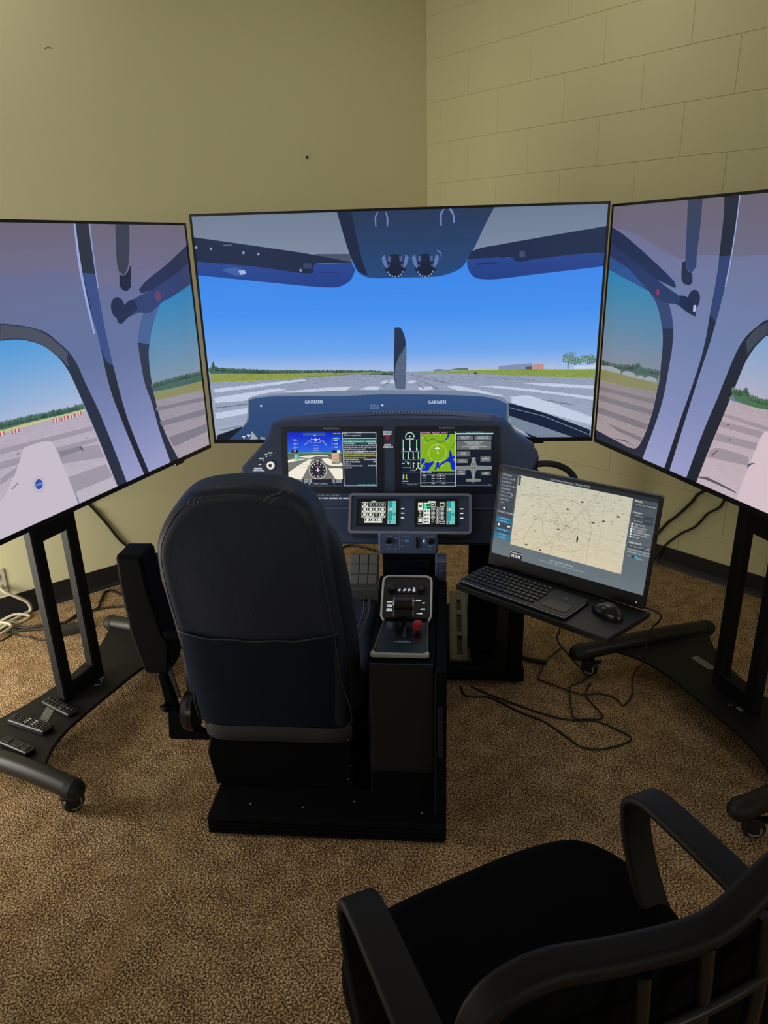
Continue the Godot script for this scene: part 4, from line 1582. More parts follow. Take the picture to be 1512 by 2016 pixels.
func remote(label: String, p: Vector3, turn: float, size: Vector3, rows: int, cols: int, lit: bool) -> void:
	var t := thing("remote_control", label, "remote", p, Basis(Vector3.UP, turn), "remotes on the left stand base")
	var g := geo(Transform3D(Basis(Vector3.RIGHT, Vector3.FORWARD, Vector3.UP), Vector3.ZERO))
	g.prism(rr(size.x, size.z, minf(size.z * 0.35, 0.012)), 0.0, size.y, 0.003)
	obj("body", g, M.dark_plastic, t)
	g = geo()
	for i in cols:
		for j in rows:
			var x := (i + 0.5) / cols - 0.5
			var z := (j + 0.5) / rows - 0.5
			g.box(Vector3(x * size.x * 0.9, size.y + 0.001, z * size.z * 0.8), Vector3(size.x * 0.6 / cols, 0.003, size.z * 0.55 / rows), 0.0007)
	var k := obj("buttons", g, M.rubber, t)
	k.set_meta("kind", "stuff")
	if lit:
		g = geo()
		for i in 2:
			for j in 3:
				g.box(Vector3(-0.02 + i * 0.03, size.y + 0.0015, (j - 1) * 0.009), Vector3(0.012, 0.003, 0.005), 0.0007)
		obj("white_buttons", g, mat("9a9a96", 0.5), t)
	else:
		g = geo(at(-size.x * 0.1, size.y, 0))
		g.lathe(pts([0.0, 0.002, 0.011, 0.002, 0.012, 0.0, 0.0, 0.0]), 16)
		g.box(Vector3(-0.025, 0.001, 0.002), Vector3(0.012, 0.002, 0.003), 0.0005)
		obj("control_ring", g, mat("2a2c30", 0.3), t)


func remotes() -> void:
	var f := Transform3D(Basis(Vector3.UP, YAW_WEST), MID_WEST)
	for q in [["thin black remote nearest the column of the left stand", Vector3(-0.125, 0.102, -0.118), 1.35, Vector3(0.155, 0.013, 0.04), 2, 8, false], ["black remote with many rubber keys and white buttons on the left stand", Vector3(-0.232, 0.102, -0.135), 1.5, Vector3(0.17, 0.018, 0.045), 4, 12, true], ["rounded black remote at the near end of the left stand", Vector3(-0.33, 0.102, -0.09), 1.45, Vector3(0.135, 0.016, 0.036), 1, 3, false]]:
		remote(q[0], f * q[1], YAW_WEST + q[2], q[3], q[4], q[5], q[6])


func ridged(g: Geo, x0: float, x1: float, y0: float, y1: float, z: float, count: int) -> void:
	for i in count:
		var y := lerpf(y0, y1, (i + 0.5) / count)
		g.box(Vector3((x0 + x1) / 2, y, z), Vector3(x1 - x0, (y1 - y0) / count * 0.7, 0.008), 0.002)


func platforms() -> void:
	var t := thing("simulator_platform", "low black platform under the instrument panel with a slotted rail", "platform", Vector3(-0.05, 0, 1.98))
	var g := geo(t.transform.affine_inverse())
	g.box(Vector3(-0.05, 0.041, 2.0), Vector3(0.908, 0.05, 0.50), 0.004)
	obj("deck", g, M.sim_black, t)
	g = geo(t.transform.affine_inverse())
	ridged(g, -0.504, 0.404, 0.014, 0.064, 2.252, 4)
	obj("ridged_edge", g, M.sim_black, t)
	for q in [[-0.46, 1.79], [0.37, 1.79], [-0.46, 2.22], [0.37, 2.22]]:
		g = geo(t.transform.affine_inverse())
		g.lathe(pts([0.0, 0.02, 0.02, 0.02, 0.022, 0.012, 0.022, 0.0, 0.0, 0.0]), 14, at(q[0], 0, q[1]))
		obj("foot", g, M.rubber, t)
	# slotted aluminium rail lying on the deck
	var r := thing("floor_rail", "grey slotted metal rail lying on the platform right of the console", "rail", Vector3(0.175, 0.066, 1.93))
	g = geo(at(0, 0, 0))
	for s in [-1.0, 1.0]:
		g.box(Vector3(s * 0.021, 0.005, 0), Vector3(0.026, 0.01, 0.56), 0.0015)
		g.box(Vector3(s * 0.037, 0.008, 0.005), Vector3(0.004, 0.016, 0.57), 0.001)
		g.box(Vector3(s * 0.0115, 0.0065, 0.03), Vector3(0.002, 0.013, 0.42), 0.0005)
	for z in [-0.262, -0.085, 0.09, 0.264]:
		g.box(Vector3(0, 0.005, z), Vector3(0.018, 0.01, 0.036), 0.001)
	g.box(Vector3(0, 0.005, -0.23), Vector3(0.018, 0.01, 0.06), 0.001)
	obj("rail_body", g, M.grey_metal, r)
	g = geo()
	g.box(Vector3(0, 0.001, 0), Vector3(0.02, 0.002, 0.54), 0.0)
	obj("rail_slot", g, M.rubber, r)
	var p := thing("seat_platform", "low black ridged platform carrying the pilot seat and throttle console", "platform", Vector3(-0.2, 0, 2.64))
	g = geo(p.transform.affine_inverse())
	g.box(Vector3(-0.2035, 0.035, 2.64), Vector3(0.657, 0.06, 0.752), 0.006)
	obj("deck", g, M.sim_black, p)
	g = geo(p.transform.affine_inverse())
	ridged(g, -0.53, 0.123, 0.006, 0.062, 3.016, 4)
	obj("ridged_edge", g, M.sim_black, p)
	for q in [[-0.42, 0.12], [-0.27, 0.10], [-0.13, 0.2], [0.06, 0.09]]:
		g = geo(p.transform.affine_inverse())
		g.lathe(pts([0.0, 0.003, 0.003, 0.002, 0.004, 0.0]), 10, at(q[0], 0.065, 3.0 - q[1] * 0.3))
		obj("screw_head", g, M.grey_metal, p)


func instrument_panel() -> void:
	var t := thing("instrument_panel", "dark aircraft instrument panel with two lit flight displays under the front television", "panel", Vector3(-0.08, 0.066, 2.06))
	var inv := t.transform.affine_inverse()
	var tl := deg_to_rad(10)
	var pf := inv * Transform3D(Basis(Vector3.RIGHT, Vector3(0, cos(tl), -sin(tl)), Vector3(0, sin(tl), cos(tl))), Vector3(0, 0.7, 2.12))
	var outline := pts([-0.634, 0.045, -0.614, 0.07, -0.612, 0.086, -0.528, 0.171, -0.510, 0.2, -0.499, 0.235, -0.488, 0.248, -0.465, 0.255, -0.39, 0.259, -0.235, 0.263, -0.05, 0.266, 0.148, 0.263, 0.27, 0.256, 0.305, 0.248, 0.331, 0.228, 0.352, 0.199, 0.382, 0.18, 0.415, 0.163, 0.434, 0.142, 0.440, 0.115, 0.42, 0.07, 0.40, 0.0, 0.37, -0.193, -0.58, -0.193, -0.61, 0.0])
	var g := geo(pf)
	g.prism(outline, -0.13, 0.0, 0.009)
	obj("housing", g, M.sim_face_hazed, t)
	# hood over the panel, rising to its rear edge
	var hood := pts([-0.60, 0.10, -0.535, 0.175, -0.515, 0.205, -0.497, 0.240, -0.470, 0.262, -0.39, 0.270, -0.235, 0.277, -0.05, 0.281, 0.148, 0.277, 0.27, 0.268, 0.315, 0.256, 0.342, 0.232, 0.362, 0.202, 0.392, 0.184, 0.426, 0.165, 0.43, 0.10])
	g = geo(pf)
	g.prism(hood, -0.17, -0.03, 0.012)
	obj("hood", g, M.sim_edge, t)
	g = geo(pf)
	for i in 26:
		g.box(Vector3(-0.135 + i * 0.0112, 0.2755 - 0.0016 * pow((i - 8) / 10.0, 2), -0.0345), Vector3(0.006, 0.014, 0.004), 0.001, Basis(Vector3.RIGHT, -PI / 4))
	var rb := obj("vent_ribs", g, mat("7d8ca6", 0.5), t)
	rb.set_meta("kind", "stuff")
	# the two displays
	for d in [[-0.2815, display_flight(), "PFD"], [0.1215, display_map(), "MFD"]]:
		g = geo(pf)
		g.frame(rr(0.362, 0.236, 0.008, d[0], 0.112, 3), rr(0.322, 0.196, 0.003, d[0], 0.115, 3), -0.004, 0.003)
		var b := obj("flight_display", g, mat("232b3a", 0.4), t)
		var q := QuadMesh.new()
		q.size = Vector2(0.319, 0.191)
		var s := obj("screen", q, screen_mat(d[1], 1.0), b)
		s.transform = pf * at(d[0], 0.115, 0.0008)
		words("RealSimGear", 0.0065, M.faint, b, pf * at(d[0], 0.2245, 0.0032), "maker_mark", 0.0004)
	g = geo(pf)
	for i in 10:
		g.lathe(pts([0.0, 0.0015, 0.0022, 0.0012, 0.0026, 0.0]), 8, Transform3D(Basis(Vector3.RIGHT, PI / 2), Vector3(-0.375 + i * 0.0264, -0.0005, 0.0)))
	for i in 12:
		g.lathe(pts([0.0, 0.0015, 0.0018, 0.0012, 0.0022, 0.0]), 8, Transform3D(Basis(Vector3.RIGHT, PI / 2), Vector3(-0.025 + i * 0.0265, -0.0005, 0.0)))
	var dots := obj("softkey_lights", g, M.white_glow, t)
	dots.set_meta("kind", "stuff")
	words("MASTER    ALT   BAT 1   BAT 2    PITOT HEAT", 0.0036, M.soft_glow, t, pf * at(-0.31, -0.0135, 0.0004), "switch_lettering")
	words("BAT 1  BAT 2  ALT 1  ALT 2  AVIONICS   ICE   LIGHTS", 0.0046, M.white_glow, t, pf * at(-0.30, -0.0245, 0.0004), "switch_lettering")
	# bolster strip under the displays
	g = geo(pf)
	g.box(Vector3(-0.1, -0.06, 0.004), Vector3(0.93, 0.006, 0.01), 0.002)
	obj("trim_strip", g, M.sim_edge, t)
	g = geo(pf)
	g.lathe(pts([0.0, 0.006, 0.006, 0.006, 0.0075, 0.004, 0.008, 0.0, 0.0, 0.0]), 18, Transform3D(Basis(Vector3.RIGHT, PI / 2), Vector3(-0.085, 0.189, 0)))
	obj("red_button", g, M.red_lamp, t).set_meta("label", "round red push button")
	words("DISPLAY", 0.0055, M.white_glow, t, pf * at(-0.085, 0.2105, 0.0004))
	words("BACKUP", 0.0055, M.white_glow, t, pf * at(-0.085, 0.2030, 0.0004))
	words("AUDIO", 0.0055, M.white_glow, t, pf * at(-0.085, 0.1655, 0.0004))
	words("PANEL/ON", 0.0055, M.white_glow, t, pf * at(-0.085, 0.158, 0.0004))
	# engine start switch
	var fwd := Basis(Vector3.RIGHT, PI / 2)
	g = geo(pf)
	g.lathe(pts([0.015, 0.004, 0.0185, 0.005, 0.0195, 0.003, 0.0195, 0.0]), 26, Transform3D(fwd, Vector3(-0.504, 0.094, 0)))
	g.prism(pts([-0.53, 0.097, -0.52, 0.101, -0.514, 0.108, -0.514, 0.088, -0.52, 0.09, -0.531, 0.092]), 0.0, 0.006, 0.001)
	var kn := obj("engine_start_switch", g, mat("59606c", 0.35, 0.5), t)
	g = geo(pf)
	g.lathe(pts([0.0065, 0.008, 0.0125, 0.008, 0.014, 0.006, 0.014, 0.0]), 26, Transform3D(fwd, Vector3(-0.504, 0.094, 0)))
	obj("light_ring", g, glow("f0f0ea", 0.85), kn)
	g = geo(pf)
	g.lathe(pts([0.0, 0.0095, 0.0055, 0.0092, 0.0068, 0.007, 0.0068, 0.0]), 20, Transform3D(fwd, Vector3(-0.504, 0.094, 0)))
	obj("push_button", g, mat("5c5c5a", 0.4), kn)
	for q in [["OFF", -0.543, 0.0965], ["RIGHT", -0.536, 0.1185], ["LEFT", -0.520, 0.1325], ["BOTH", -0.5035, 0.1385]]:
		words(q[0], 0.0042, M.white_glow, t, pf * at(q[1], q[2], 0.0004))
	for q in [[-0.5305, 0.1125, 0.7], [-0.5185, 0.1255, 0.5], [-0.504, 0.131, 0.0]]:
		g = geo(pf)
		g.box(Vector3(q[0], q[1], 0.0004), Vector3(0.0018, 0.0055, 0.0006), 0.0001, Basis(Vector3.BACK, q[2]))
		obj("mark", g, M.white_glow, t)
	words("ENGINE", 0.0055, M.white_glow, t, pf * at(-0.551, 0.0825, 0.0004))
	words("PUSH TO START", 0.0042, M.white_glow, t, pf * at(-0.549, 0.075, 0.0004))
	g = geo(pf)
	g.lathe(pts([0.0085, 0.0, 0.009, 0.002, 0.0108, 0.002, 0.0112, 0.0]), 22, Transform3D(fwd, Vector3(-0.509, 0.059, 0)))
	obj("key_ring", g, mat("3d4d6e", 0.4, 0.3), t)
	# touch controller unit, tilted back
	var u := Vector3(0, 0.823, -0.567)
	var cf := inv * Transform3D(Basis(Vector3.RIGHT, u, Vector3(0, 0.567, 0.823)), Vector3(-0.005, 0.648, 2.2))
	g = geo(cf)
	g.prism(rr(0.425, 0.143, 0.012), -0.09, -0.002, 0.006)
	var cu := obj("touch_controller", g, M.sim_face_hazed, t)
	g = geo(cf)
	g.frame(rr(0.425, 0.143, 0.012), rr(0.408, 0.126, 0.006), -0.006, 0.004)
	obj("silver_frame", g, mat("8b93a3", 0.35, 0.15), cu)
	for d in [[-0.1115, 0.128, false], [0.0915, 0.126, true]]:
		g = geo(cf)
		g.frame(rr(0.148, 0.098, 0.004, d[0], 0.003, 3), rr(d[1], 0.0845, 0.002, d[0], 0.003, 3), -0.003, 0.0015)
		obj("screen_surround", g, M.dark_plastic, cu)
		var q := QuadMesh.new()
		q.size = Vector2(0.129, 0.083)
		var s := obj("screen", q, screen_mat(display_keys(d[2]), 0.95), cu)
		s.transform = cf * at(d[0], 0.003, -0.0005)
		g = geo(cf)
		for i in 3:
			g.box(Vector3(d[0] + 0.087, 0.0175 - i * 0.0165, -0.0012), Vector3(0.0115, 0.0028, 0.002), 0.0006)
		obj("key_lights", g, M.white_glow, cu)
	# audio panel under it
	g = geo(inv)
	g.prism(rr(0.205, 0.082, 0.012, -0.01, 0.553), 2.12, 2.245, 0.006)
	var ap := obj("audio_panel", g, M.sim_edge, t)
	var af := inv * at(-0.01, 0.558, 2.2455)
	g = geo(af)
	for x in [-0.029, 0.018]:
		g.box(Vector3(x, 0, 0), Vector3(0.001, 0.055, 0.0008), 0.0)
	g.box(Vector3(-0.008, 0.024, 0), Vector3(0.026, 0.0012, 0.0008), 0.0)
	obj("panel_lines", g, M.faint, ap)
	for q in [["VOL/SQ", -0.065, 0.024], ["COM", -0.04, 0.016], ["PUSH ID", -0.065, -0.008], ["COM 1", -0.066, -0.024], ["MIC", -0.043, -0.024], ["HI SENS", -0.02, 0.006], ["SPK", -0.02, -0.014], ["BRT", 0.055, 0.015], ["DIM", 0.055, -0.002], ["ALT SEL", 0.078, 0.022], ["PUSH", 0.078, -0.012], ["XFR", 0.055, -0.024], ["ALT", 0.078, -0.024]]:
		words(q[0], 0.0042, M.faint, ap, af * at(q[1], q[2], 0.0002), "lettering", 0.0004)
	g = geo(af)
	for x in [-0.066, 0.079]:
		g.lathe(pts([0.0, 0.008, 0.009, 0.008, 0.0105, 0.006, 0.011, 0.0]), 18, Transform3D(fwd, Vector3(x, 0.006, 0)))
	g.box(Vector3(0.031, 0.0, 0.002), Vector3(0.009, 0.04, 0.006), 0.002)
	obj("knobs", g, M.dark_plastic, ap)
	g = geo(af)
	g.box(Vector3(-0.003, 0.006, 0), Vector3(0.012, 0.008, 0.001), 0.0003)
	obj("lit_key", g, glow("4f9fd8", 0.35), ap)
	g = geo(af)
	g.lathe(pts([0.0, 0.002, 0.003, 0.0015, 0.0035, 0.0]), 10, Transform3D(fwd, Vector3(0.055, 0.006, 0)))
	obj("indicator_lamp", g, M.white_glow, ap)
	# pillar with a dark screen, and the legs
	g = geo(inv)
	g.box(Vector3(-0.009, 0.29, 2.19), Vector3(0.182, 0.448, 0.11), 0.004)
	var pl := obj("pillar", g, M.sim_black, t)
	g = geo(inv)
	g.box(Vector3(-0.0125, 0.455, 2.246), Vector3(0.16, 0.075, 0.004), 0.001)
	obj("dark_screen", g, mat("11192a", 0.2), pl)
	g = geo(inv)
	g.box(Vector3(0.104, 0.473, 2.27), Vector3(0.036, 0.09, 0.05), 0.003)
	var sb := obj("switch_box", g, M.sim_edge, pl)
	g = geo(inv)
	g.lathe(pts([0.0, 0.003, 0.004, 0.003, 0.0055, 0.0]), 12, Transform3D(fwd, Vector3(0.108, 0.472, 2.295)))
	obj("knob", g, M.silver, sb)
	words("Sim Systems", 0.0042, M.faint, sb, inv * at(0.104, 0.511, 2.2953))
	for x in [-0.43, 0.258]:
		g = geo(inv)
		g.box(Vector3(x, 0.29, 2.08), Vector3(0.107, 0.448, 0.10), 0.004)
		obj("leg", g, M.sim_black, t)
	# side yoke: a curved tube handle at the right end
	g = geo(inv)
	g.tube(path([Vector3(0.40, 0.775, 2.07), Vector3(0.435, 0.79, 2.085), Vector3(0.47, 0.797, 2.1), Vector3(0.505, 0.793, 2.11), Vector3(0.54, 0.775, 2.115), Vector3(0.562, 0.745, 2.12), Vector3(0.572, 0.705, 2.125)], 6), 0.0115, 12)
	g.tube([Vector3(0.41, 0.80, 2.08), Vector3(0.43, 0.765, 2.085), Vector3(0.42, 0.74, 2.08)], 0.012, 10)
	obj("side_yoke", g, M.rubber, t)


func pedals() -> void:
	var x := -0.232
	var t := thing("rudder_pedal", "grey rudder pedal faced with square tiles, just left of the throttle console", "pedal", Vector3(x, 0.066, 1.78))
	var tilt := Basis(Vector3.RIGHT, -0.72)
	var g := geo(Transform3D(tilt, Vector3(0, 0.145, -0.06)))
	g.box(Vector3(0, 0, -0.012), Vector3(0.128, 0.145, 0.016), 0.004)
	obj("pad", g, mat("5c6064", 0.6), t)
	for i in 3:
		for j in 3:
			g = geo(Transform3D(tilt, Vector3(0, 0.145, -0.06)))
			g.box(Vector3((i - 1) * 0.040, (j - 1) * 0.045, -0.002), Vector3(0.036, 0.041, 0.006), 0.002)
			obj("grip_tile", g, mat("6c7074", 0.65), t)
	g = geo()
	g.box(Vector3(0, 0.045, 0.0), Vector3(0.14, 0.09, 0.05), 0.004)
	for i in 3:
		g.box(Vector3(0, 0.03 + i * 0.02, 0.026), Vector3(0.136, 0.004, 0.004), 0.001)
	obj("base", g, mat("52565a", 0.6), t)


func throttle_console() -> void:
	var t := thing("throttle_console", "black throttle console with silver trim and red knob beside the pilot seat", "console", Vector3(0.0, 0.066, 2.6))
	var inv := t.transform.affine_inverse()
	# body: side outline pulled across
	var side := pts([2.30, 0.066, 2.915, 0.066, 2.915, 0.488, 2.905, 0.495, 2.66, 0.474, 2.64, 0.48, 2.528, 0.548, 2.50, 0.552, 2.30, 0.46])
	var g := geo(inv * Transform3D(Basis(Vector3(0, 0, 1), Vector3(0, 1, 0), Vector3(-1, 0, 0)), Vector3.ZERO))
	g.prism(side, -0.092, 0.085, 0.004)
	obj("body", g, M.sim_black, t)
	var low := pts([2.30, 0.066, 2.985, 0.066, 2.985, 0.075, 2.94, 0.49, 2.66, 0.47, 2.52, 0.5, 2.30, 0.44])
	g = geo(inv * Transform3D(Basis(Vector3(0, 0, 1), Vector3(0, 1, 0), Vector3(-1, 0, 0)), Vector3.ZERO))
	g.prism(low, -0.124, -0.093, 0.004)
	var sp := obj("side_panel", g, M.sim_black, t)
	g = geo(inv)
	g.box(Vector3(0.109, 0.33, 2.972), Vector3(0.014, 0.15, 0.003), 0.001, Basis(Vector3.RIGHT, -0.11))
	obj("slotted_plate", g, mat("171c26", 0.4), sp)
	g = geo(inv)
	g.lathe(pts([0.0, 0.003, 0.0035, 0.003, 0.004, 0.0]), 10, Transform3D(Basis(Vector3.RIGHT, PI / 2), Vector3(0.108, 0.376, 2.972)))
	obj("bolt", g, M.rubber, sp)
	g = geo(inv)
	g.box(Vector3(0.006, 0.328, 2.918), Vector3(0.168, 0.345, 0.006), 0.002)
	obj("rear_cover", g, mat("10141c", 0.45), t)
	g = geo(inv)
	for q in [[-0.0755, 0.37], [-0.073, 0.21], [0.095, 0.19], [0.1, 0.16]]:
		g.lathe(pts([0.0, 0.0025, 0.0022, 0.002, 0.003, 0.0]), 8, Transform3D(Basis(Vector3.RIGHT, PI / 2), Vector3(q[0], q[1], 2.9165)))
	obj("screws", g, M.chrome, t)
	# sloping upper plate
	var un := Vector3(0, 0.12, 0.072).normalized()
	var up := Vector3(0, 0.072, -0.12).normalized()
	var uf := inv * Transform3D(Basis(Vector3.RIGHT, up, un), Vector3(0.004, 0.5265, 2.592))
	g = geo(uf)
	g.prism(rr(0.146, 0.146, 0.012), -0.01, 0.0, 0.002)
	var upl := obj("upper_plate", g, M.dark_plastic, t)
	g = geo(uf)
	g.prism(rr(0.122, 0.032, 0.0158, -0.001, 0.029, 8), 0.0, 0.002, 0.0012)
	obj("climate_bar", g, mat("16191e", 0.4), upl)
	for x in [-0.045, 0.043]:
		g = geo(uf)
		g.lathe(pts([0.0, 0.011, 0.0095, 0.011, 0.0115, 0.009, 0.0125, 0.002, 0.0145, 0.002, 0.015, 0.0]), 24, Transform3D(Basis(Vector3.RIGHT, PI / 2), Vector3(x, 0.029, 0.001)))
		var kn := obj("climate_knob", g, M.rubber, upl)
		if x < 0:
			words("C", 0.006, mat("868c92", 0.5), kn, uf * at(x, 0.029, 0.0122) * Transform3D(Basis(Vector3.BACK, PI / 2), Vector3.ZERO))
			g = geo(uf)
			var arcp := []
			for i in 9:
				var a := deg_to_rad(75 + i * 11)
				arcp.append(Vector3(x + cos(a) * 0.0155, 0.029 + sin(a) * 0.0155, 0.003))
			g.tube(arcp, 0.0008, 6)
			obj("scale_arc", g, mat("a8aeb2", 0.4), kn)
		else:
			g = geo(uf)
			for i in 3:
				g.box(Vector3(x, 0.029, 0.0122), Vector3(0.0055, 0.0012, 0.0005), 0.0, Basis(Vector3.BACK, PI / 3 * i))
			obj("fan_symbol", g, mat("868c92", 0.5), kn)
	# lit air symbols: a seated figure with arrows, drawn with small strokes
	for i in 4:
		g = geo(uf)
		var c := Vector3(-0.0225 + i * 0.0145, 0.0235, 0.0024)
		g.lathe(pts([0.0, 0.0004, 0.0014, 0.0004, 0.0014, 0.0]), 8, Transform3D(Basis(Vector3.RIGHT, PI / 2), c + Vector3(0.001, 0.0035, 0)))
		if i < 3:
			g.box(c + Vector3(0.0012, 0.0005, 0), Vector3(0.0018, 0.005, 0.0006), 0.0002, Basis(Vector3.BACK, 0.3))
			g.box(c + Vector3(-0.001, -0.002, 0), Vector3(0.005, 0.0018, 0.0006), 0.0002)
			g.box(c + Vector3(-0.0033, 0.002 if i != 1 else -0.001, 0), Vector3(0.003, 0.0012, 0.0006), 0.0002, Basis(Vector3.BACK, 0.6))
			if i > 0:
				g.box(c + Vector3(0.0042, 0.0012, 0), Vector3(0.0035, 0.0012, 0.0006), 0.0002, Basis(Vector3.BACK, -0.6))
			if i == 2:
				g.box(c + Vector3(-0.0035, 0.0042, 0), Vector3(0.003, 0.0012, 0.0006), 0.0002)
		else:
			g.frame(rr(0.0085, 0.0075, 0.003, c.x, c.y - 0.0003), rr(0.0055, 0.0045, 0.002, c.x, c.y - 0.0003), 0.0022, 0.003)
			g.box(c + Vector3(0, 0.0085, 0), Vector3(0.005, 0.003, 0.0006), 0.0002)
		obj("air_symbol", g, M.white_glow, upl)
	for q in [["BOOST", -0.0505, -0.0175], ["FUEL", -0.0505, -0.0285], ["PUMP", -0.0505, -0.0335], ["HIGH/", -0.0505, -0.0425], ["PRIME", -0.0505, -0.0475], ["FLAPS", 0.0355, -0.011], ["UP", 0.051, -0.020], ["- 50%", 0.0485, -0.041], ["- 100%", 0.039, -0.056]]:
		words(q[0], 0.0042, M.white_glow, upl, uf * at(q[1], q[2], 0.0004), "lettering", 0.0006)
	g = geo(uf)
	g.box(Vector3(-0.03, -0.022, 0.004), Vector3(0.014, 0.016, 0.008), 0.002)
	obj("fuel_pump_switch", g, M.rubber, upl)
	g = geo(uf)
	g.box(Vector3(-0.008, -0.016, 0.0015), Vector3(0.028, 0.02, 0.003), 0.001)
	obj("switch_plate", g, mat("1d2426", 0.5), upl)
	# nearly level lower plate
	var ln := Vector3(0, 0.25, -0.023).normalized()
	var lz := Vector3(0, 0.023, 0.25).normalized()
	var lf := inv * Transform3D(Basis(Vector3.RIGHT, -lz, ln), Vector3(0.003, 0.4945, 2.77))
	g = geo(lf)
	g.prism(pts([-0.064, 0.12, 0.066, 0.12, 0.066, -0.113, -0.072, -0.113]), -0.008, 0.0, 0.001)
	var lp := obj("lower_plate", g, mat("0b0d11", 0.25), t)
	g = geo(lf)
	g.box(Vector3(0.002, 0.035, 0.0004), Vector3(0.008, 0.075, 0.0008), 0.0003)
	g.box(Vector3(0.0, -0.018, 0.0003), Vector3(0.11, 0.0008, 0.0006), 0.0)
	obj("lever_slot", g, mat("23272d", 0.5), lp)
	words("LEFT  RIGHT", 0.003, M.faint, lp, lf * at(0.0, -0.028, 0.0003))
	words("FUEL TANK  SELECTOR", 0.003, M.faint, lp, lf * at(0.0, -0.034, 0.0003))
	# throttle lever
	g = geo(inv)
	var lp0 := []
	for i in 13:
		var a := PI * 1.1 * i / 12 - 0.2
		lp0.append(Vector2(2.655 - cos(a) * 0.022 * -1.0, 0.533 + sin(a) * 0.024))
	lp0.append(Vector2(2.638, 0.515))
	lp0.append(Vector2(2.66, 0.505))
	lp0.append(Vector2(2.682, 0.512))
	var lg := geo(inv * Transform3D(Basis(Vector3(0, 0, 1), Vector3(0, 1, 0), Vector3(-1, 0, 0)), Vector3.ZERO))
	lg.prism(lp0, -0.0235, 0.0285, 0.004)
	lg.box(Vector3(2.66, 0.495, 0.002), Vector3(0.012, 0.04, 0.01), 0.002)
	var lv := obj("throttle_lever", lg, mat("0f1114", 0.4), t)
	for x in [-0.0295, 0.0255]:
		var sg := geo(inv * Transform3D(Basis(Vector3(0, 0, 1), Vector3(0, 1, 0), Vector3(-1, 0, 0)), Vector3(x, 0, 0)))
		sg.prism(lp0, -0.003, 0.002, 0.001)
		obj("silver_cheek", sg, M.chrome, lv)
	# red fuel selector knob
	g = geo(lf * Transform3D(Basis(Vector3.BACK, -0.2), Vector3(0.038, 0.036, 0.02)))
	g.box(Vector3.ZERO, Vector3(0.022, 0.030, 0.022), 0.0035)
	obj("red_knob", g, M.red, t).set_meta("label", "red plastic selector knob")
	g = geo(lf)
	g.lathe(pts([0.0, 0.012, 0.006, 0.012, 0.007, 0.0]), 14, Transform3D(Basis(Vector3.RIGHT, PI / 2), Vector3(0.038, 0.034, 0)))
	obj("knob_stem", g, M.rubber, t)
	# silver trim
	g = geo(inv)
	var tp := []
	for q in [[-0.064, -0.084], [-0.0735, -0.066], [-0.0735, 0.055], [-0.070, 0.068], [-0.058, 0.0735], [0.058, 0.0735], [0.070, 0.068], [0.0735, 0.055], [0.0735, -0.066], [0.066, -0.084]]:
		tp.append((inv.affine_inverse() * uf) * Vector3(q[0], q[1], 0.0015))
	var smooth := []
	for i in tp.size() - 1:
		for k in 3:
			smooth.append(tp[i].lerp(tp[i + 1], k / 3.0))
	smooth.append(tp[-1])
	g.tube(smooth, 0.0036, 8)
	obj("silver_trim", g, mat("d2d6ce", 0.3, 0.25), t)
	for q in [[-0.064, -0.0755], [0.066, 0.07]]:
		g = geo(lf)
		g.tube([Vector3(q[0], 0.115, 0.002), Vector3(q[0], 0.08, 0.001), Vector3(q[1], -0.1, 0.001)], 0.0028, 8)
		obj("edge_trim", g, M.grey_metal, t)
	g = geo(lf)
	g.box(Vector3(-0.003, -0.113, -0.001), Vector3(0.148, 0.009, 0.012), 0.002)
	for x in [-0.075, 0.069]:
		g.box(Vector3(x, -0.108, 0.0), Vector3(0.012, 0.017, 0.013), 0.003)
	obj("rear_trim", g, mat("c2c6be", 0.3, 0.3), t)


func pillow(g: Geo, outline: Array, thick: float, r: float, crown := 0.0) -> void:
	# a cushion: outline in x/y, back face at z = 0, front face at z = -thick, rounded rims
	var m := outline.size()
	var p := outline.duplicate()
	if Geometry2D.is_polygon_clockwise(PackedVector2Array(p)):
		p.reverse()
	var nrm := []
	var mid := Vector2.ZERO
	for i in m:
		var d: Vector2 = (p[(i + 1) % m] - p[(i + m - 1) % m]).normalized()
		nrm.append(Vector2(-d.y, d.x))
		mid += p[i] / m
	var rows := []
	var add := func(inset: float, z: float, sc: float):
		var row := []
		for i in m:
			var q: Vector2 = p[i] + nrm[i] * inset
			q = mid + (q - mid) * sc
			row.append(Vector3(q.x, q.y, z))
		rows.append(row)
	for k in [0.05, 0.3, 0.55, 0.75, 0.9]:
		add.call(r, crown * (1.0 - k * k * 1.2) if k < 0.9 else 0.0, k)
	for i in 7:
		var a := PI / 2 * i / 6
		add.call(r * (1 - sin(a)), -r * (1 - cos(a)), 1.0)
	for i in 7:
		var a := PI / 2 * i / 6
		add.call(r * (1 - cos(a)), -thick + r * (1 - sin(a)), 1.0)
	for k in [0.8, 0.5, 0.05]:
		add.call(r, -thick - crown * (1.0 - k * k), k)
	g.surf(rows, true, true, true)


func smooth2(p: Array, sub := 4) -> Array:
	var o := []
	var m := p.size()
	for i in m:
		for k in sub:
			o.append(p[i].cubic_interpolate(p[(i + 1) % m], p[(i + m - 1) % m], p[(i + 2) % m], float(k) / sub))
	return o


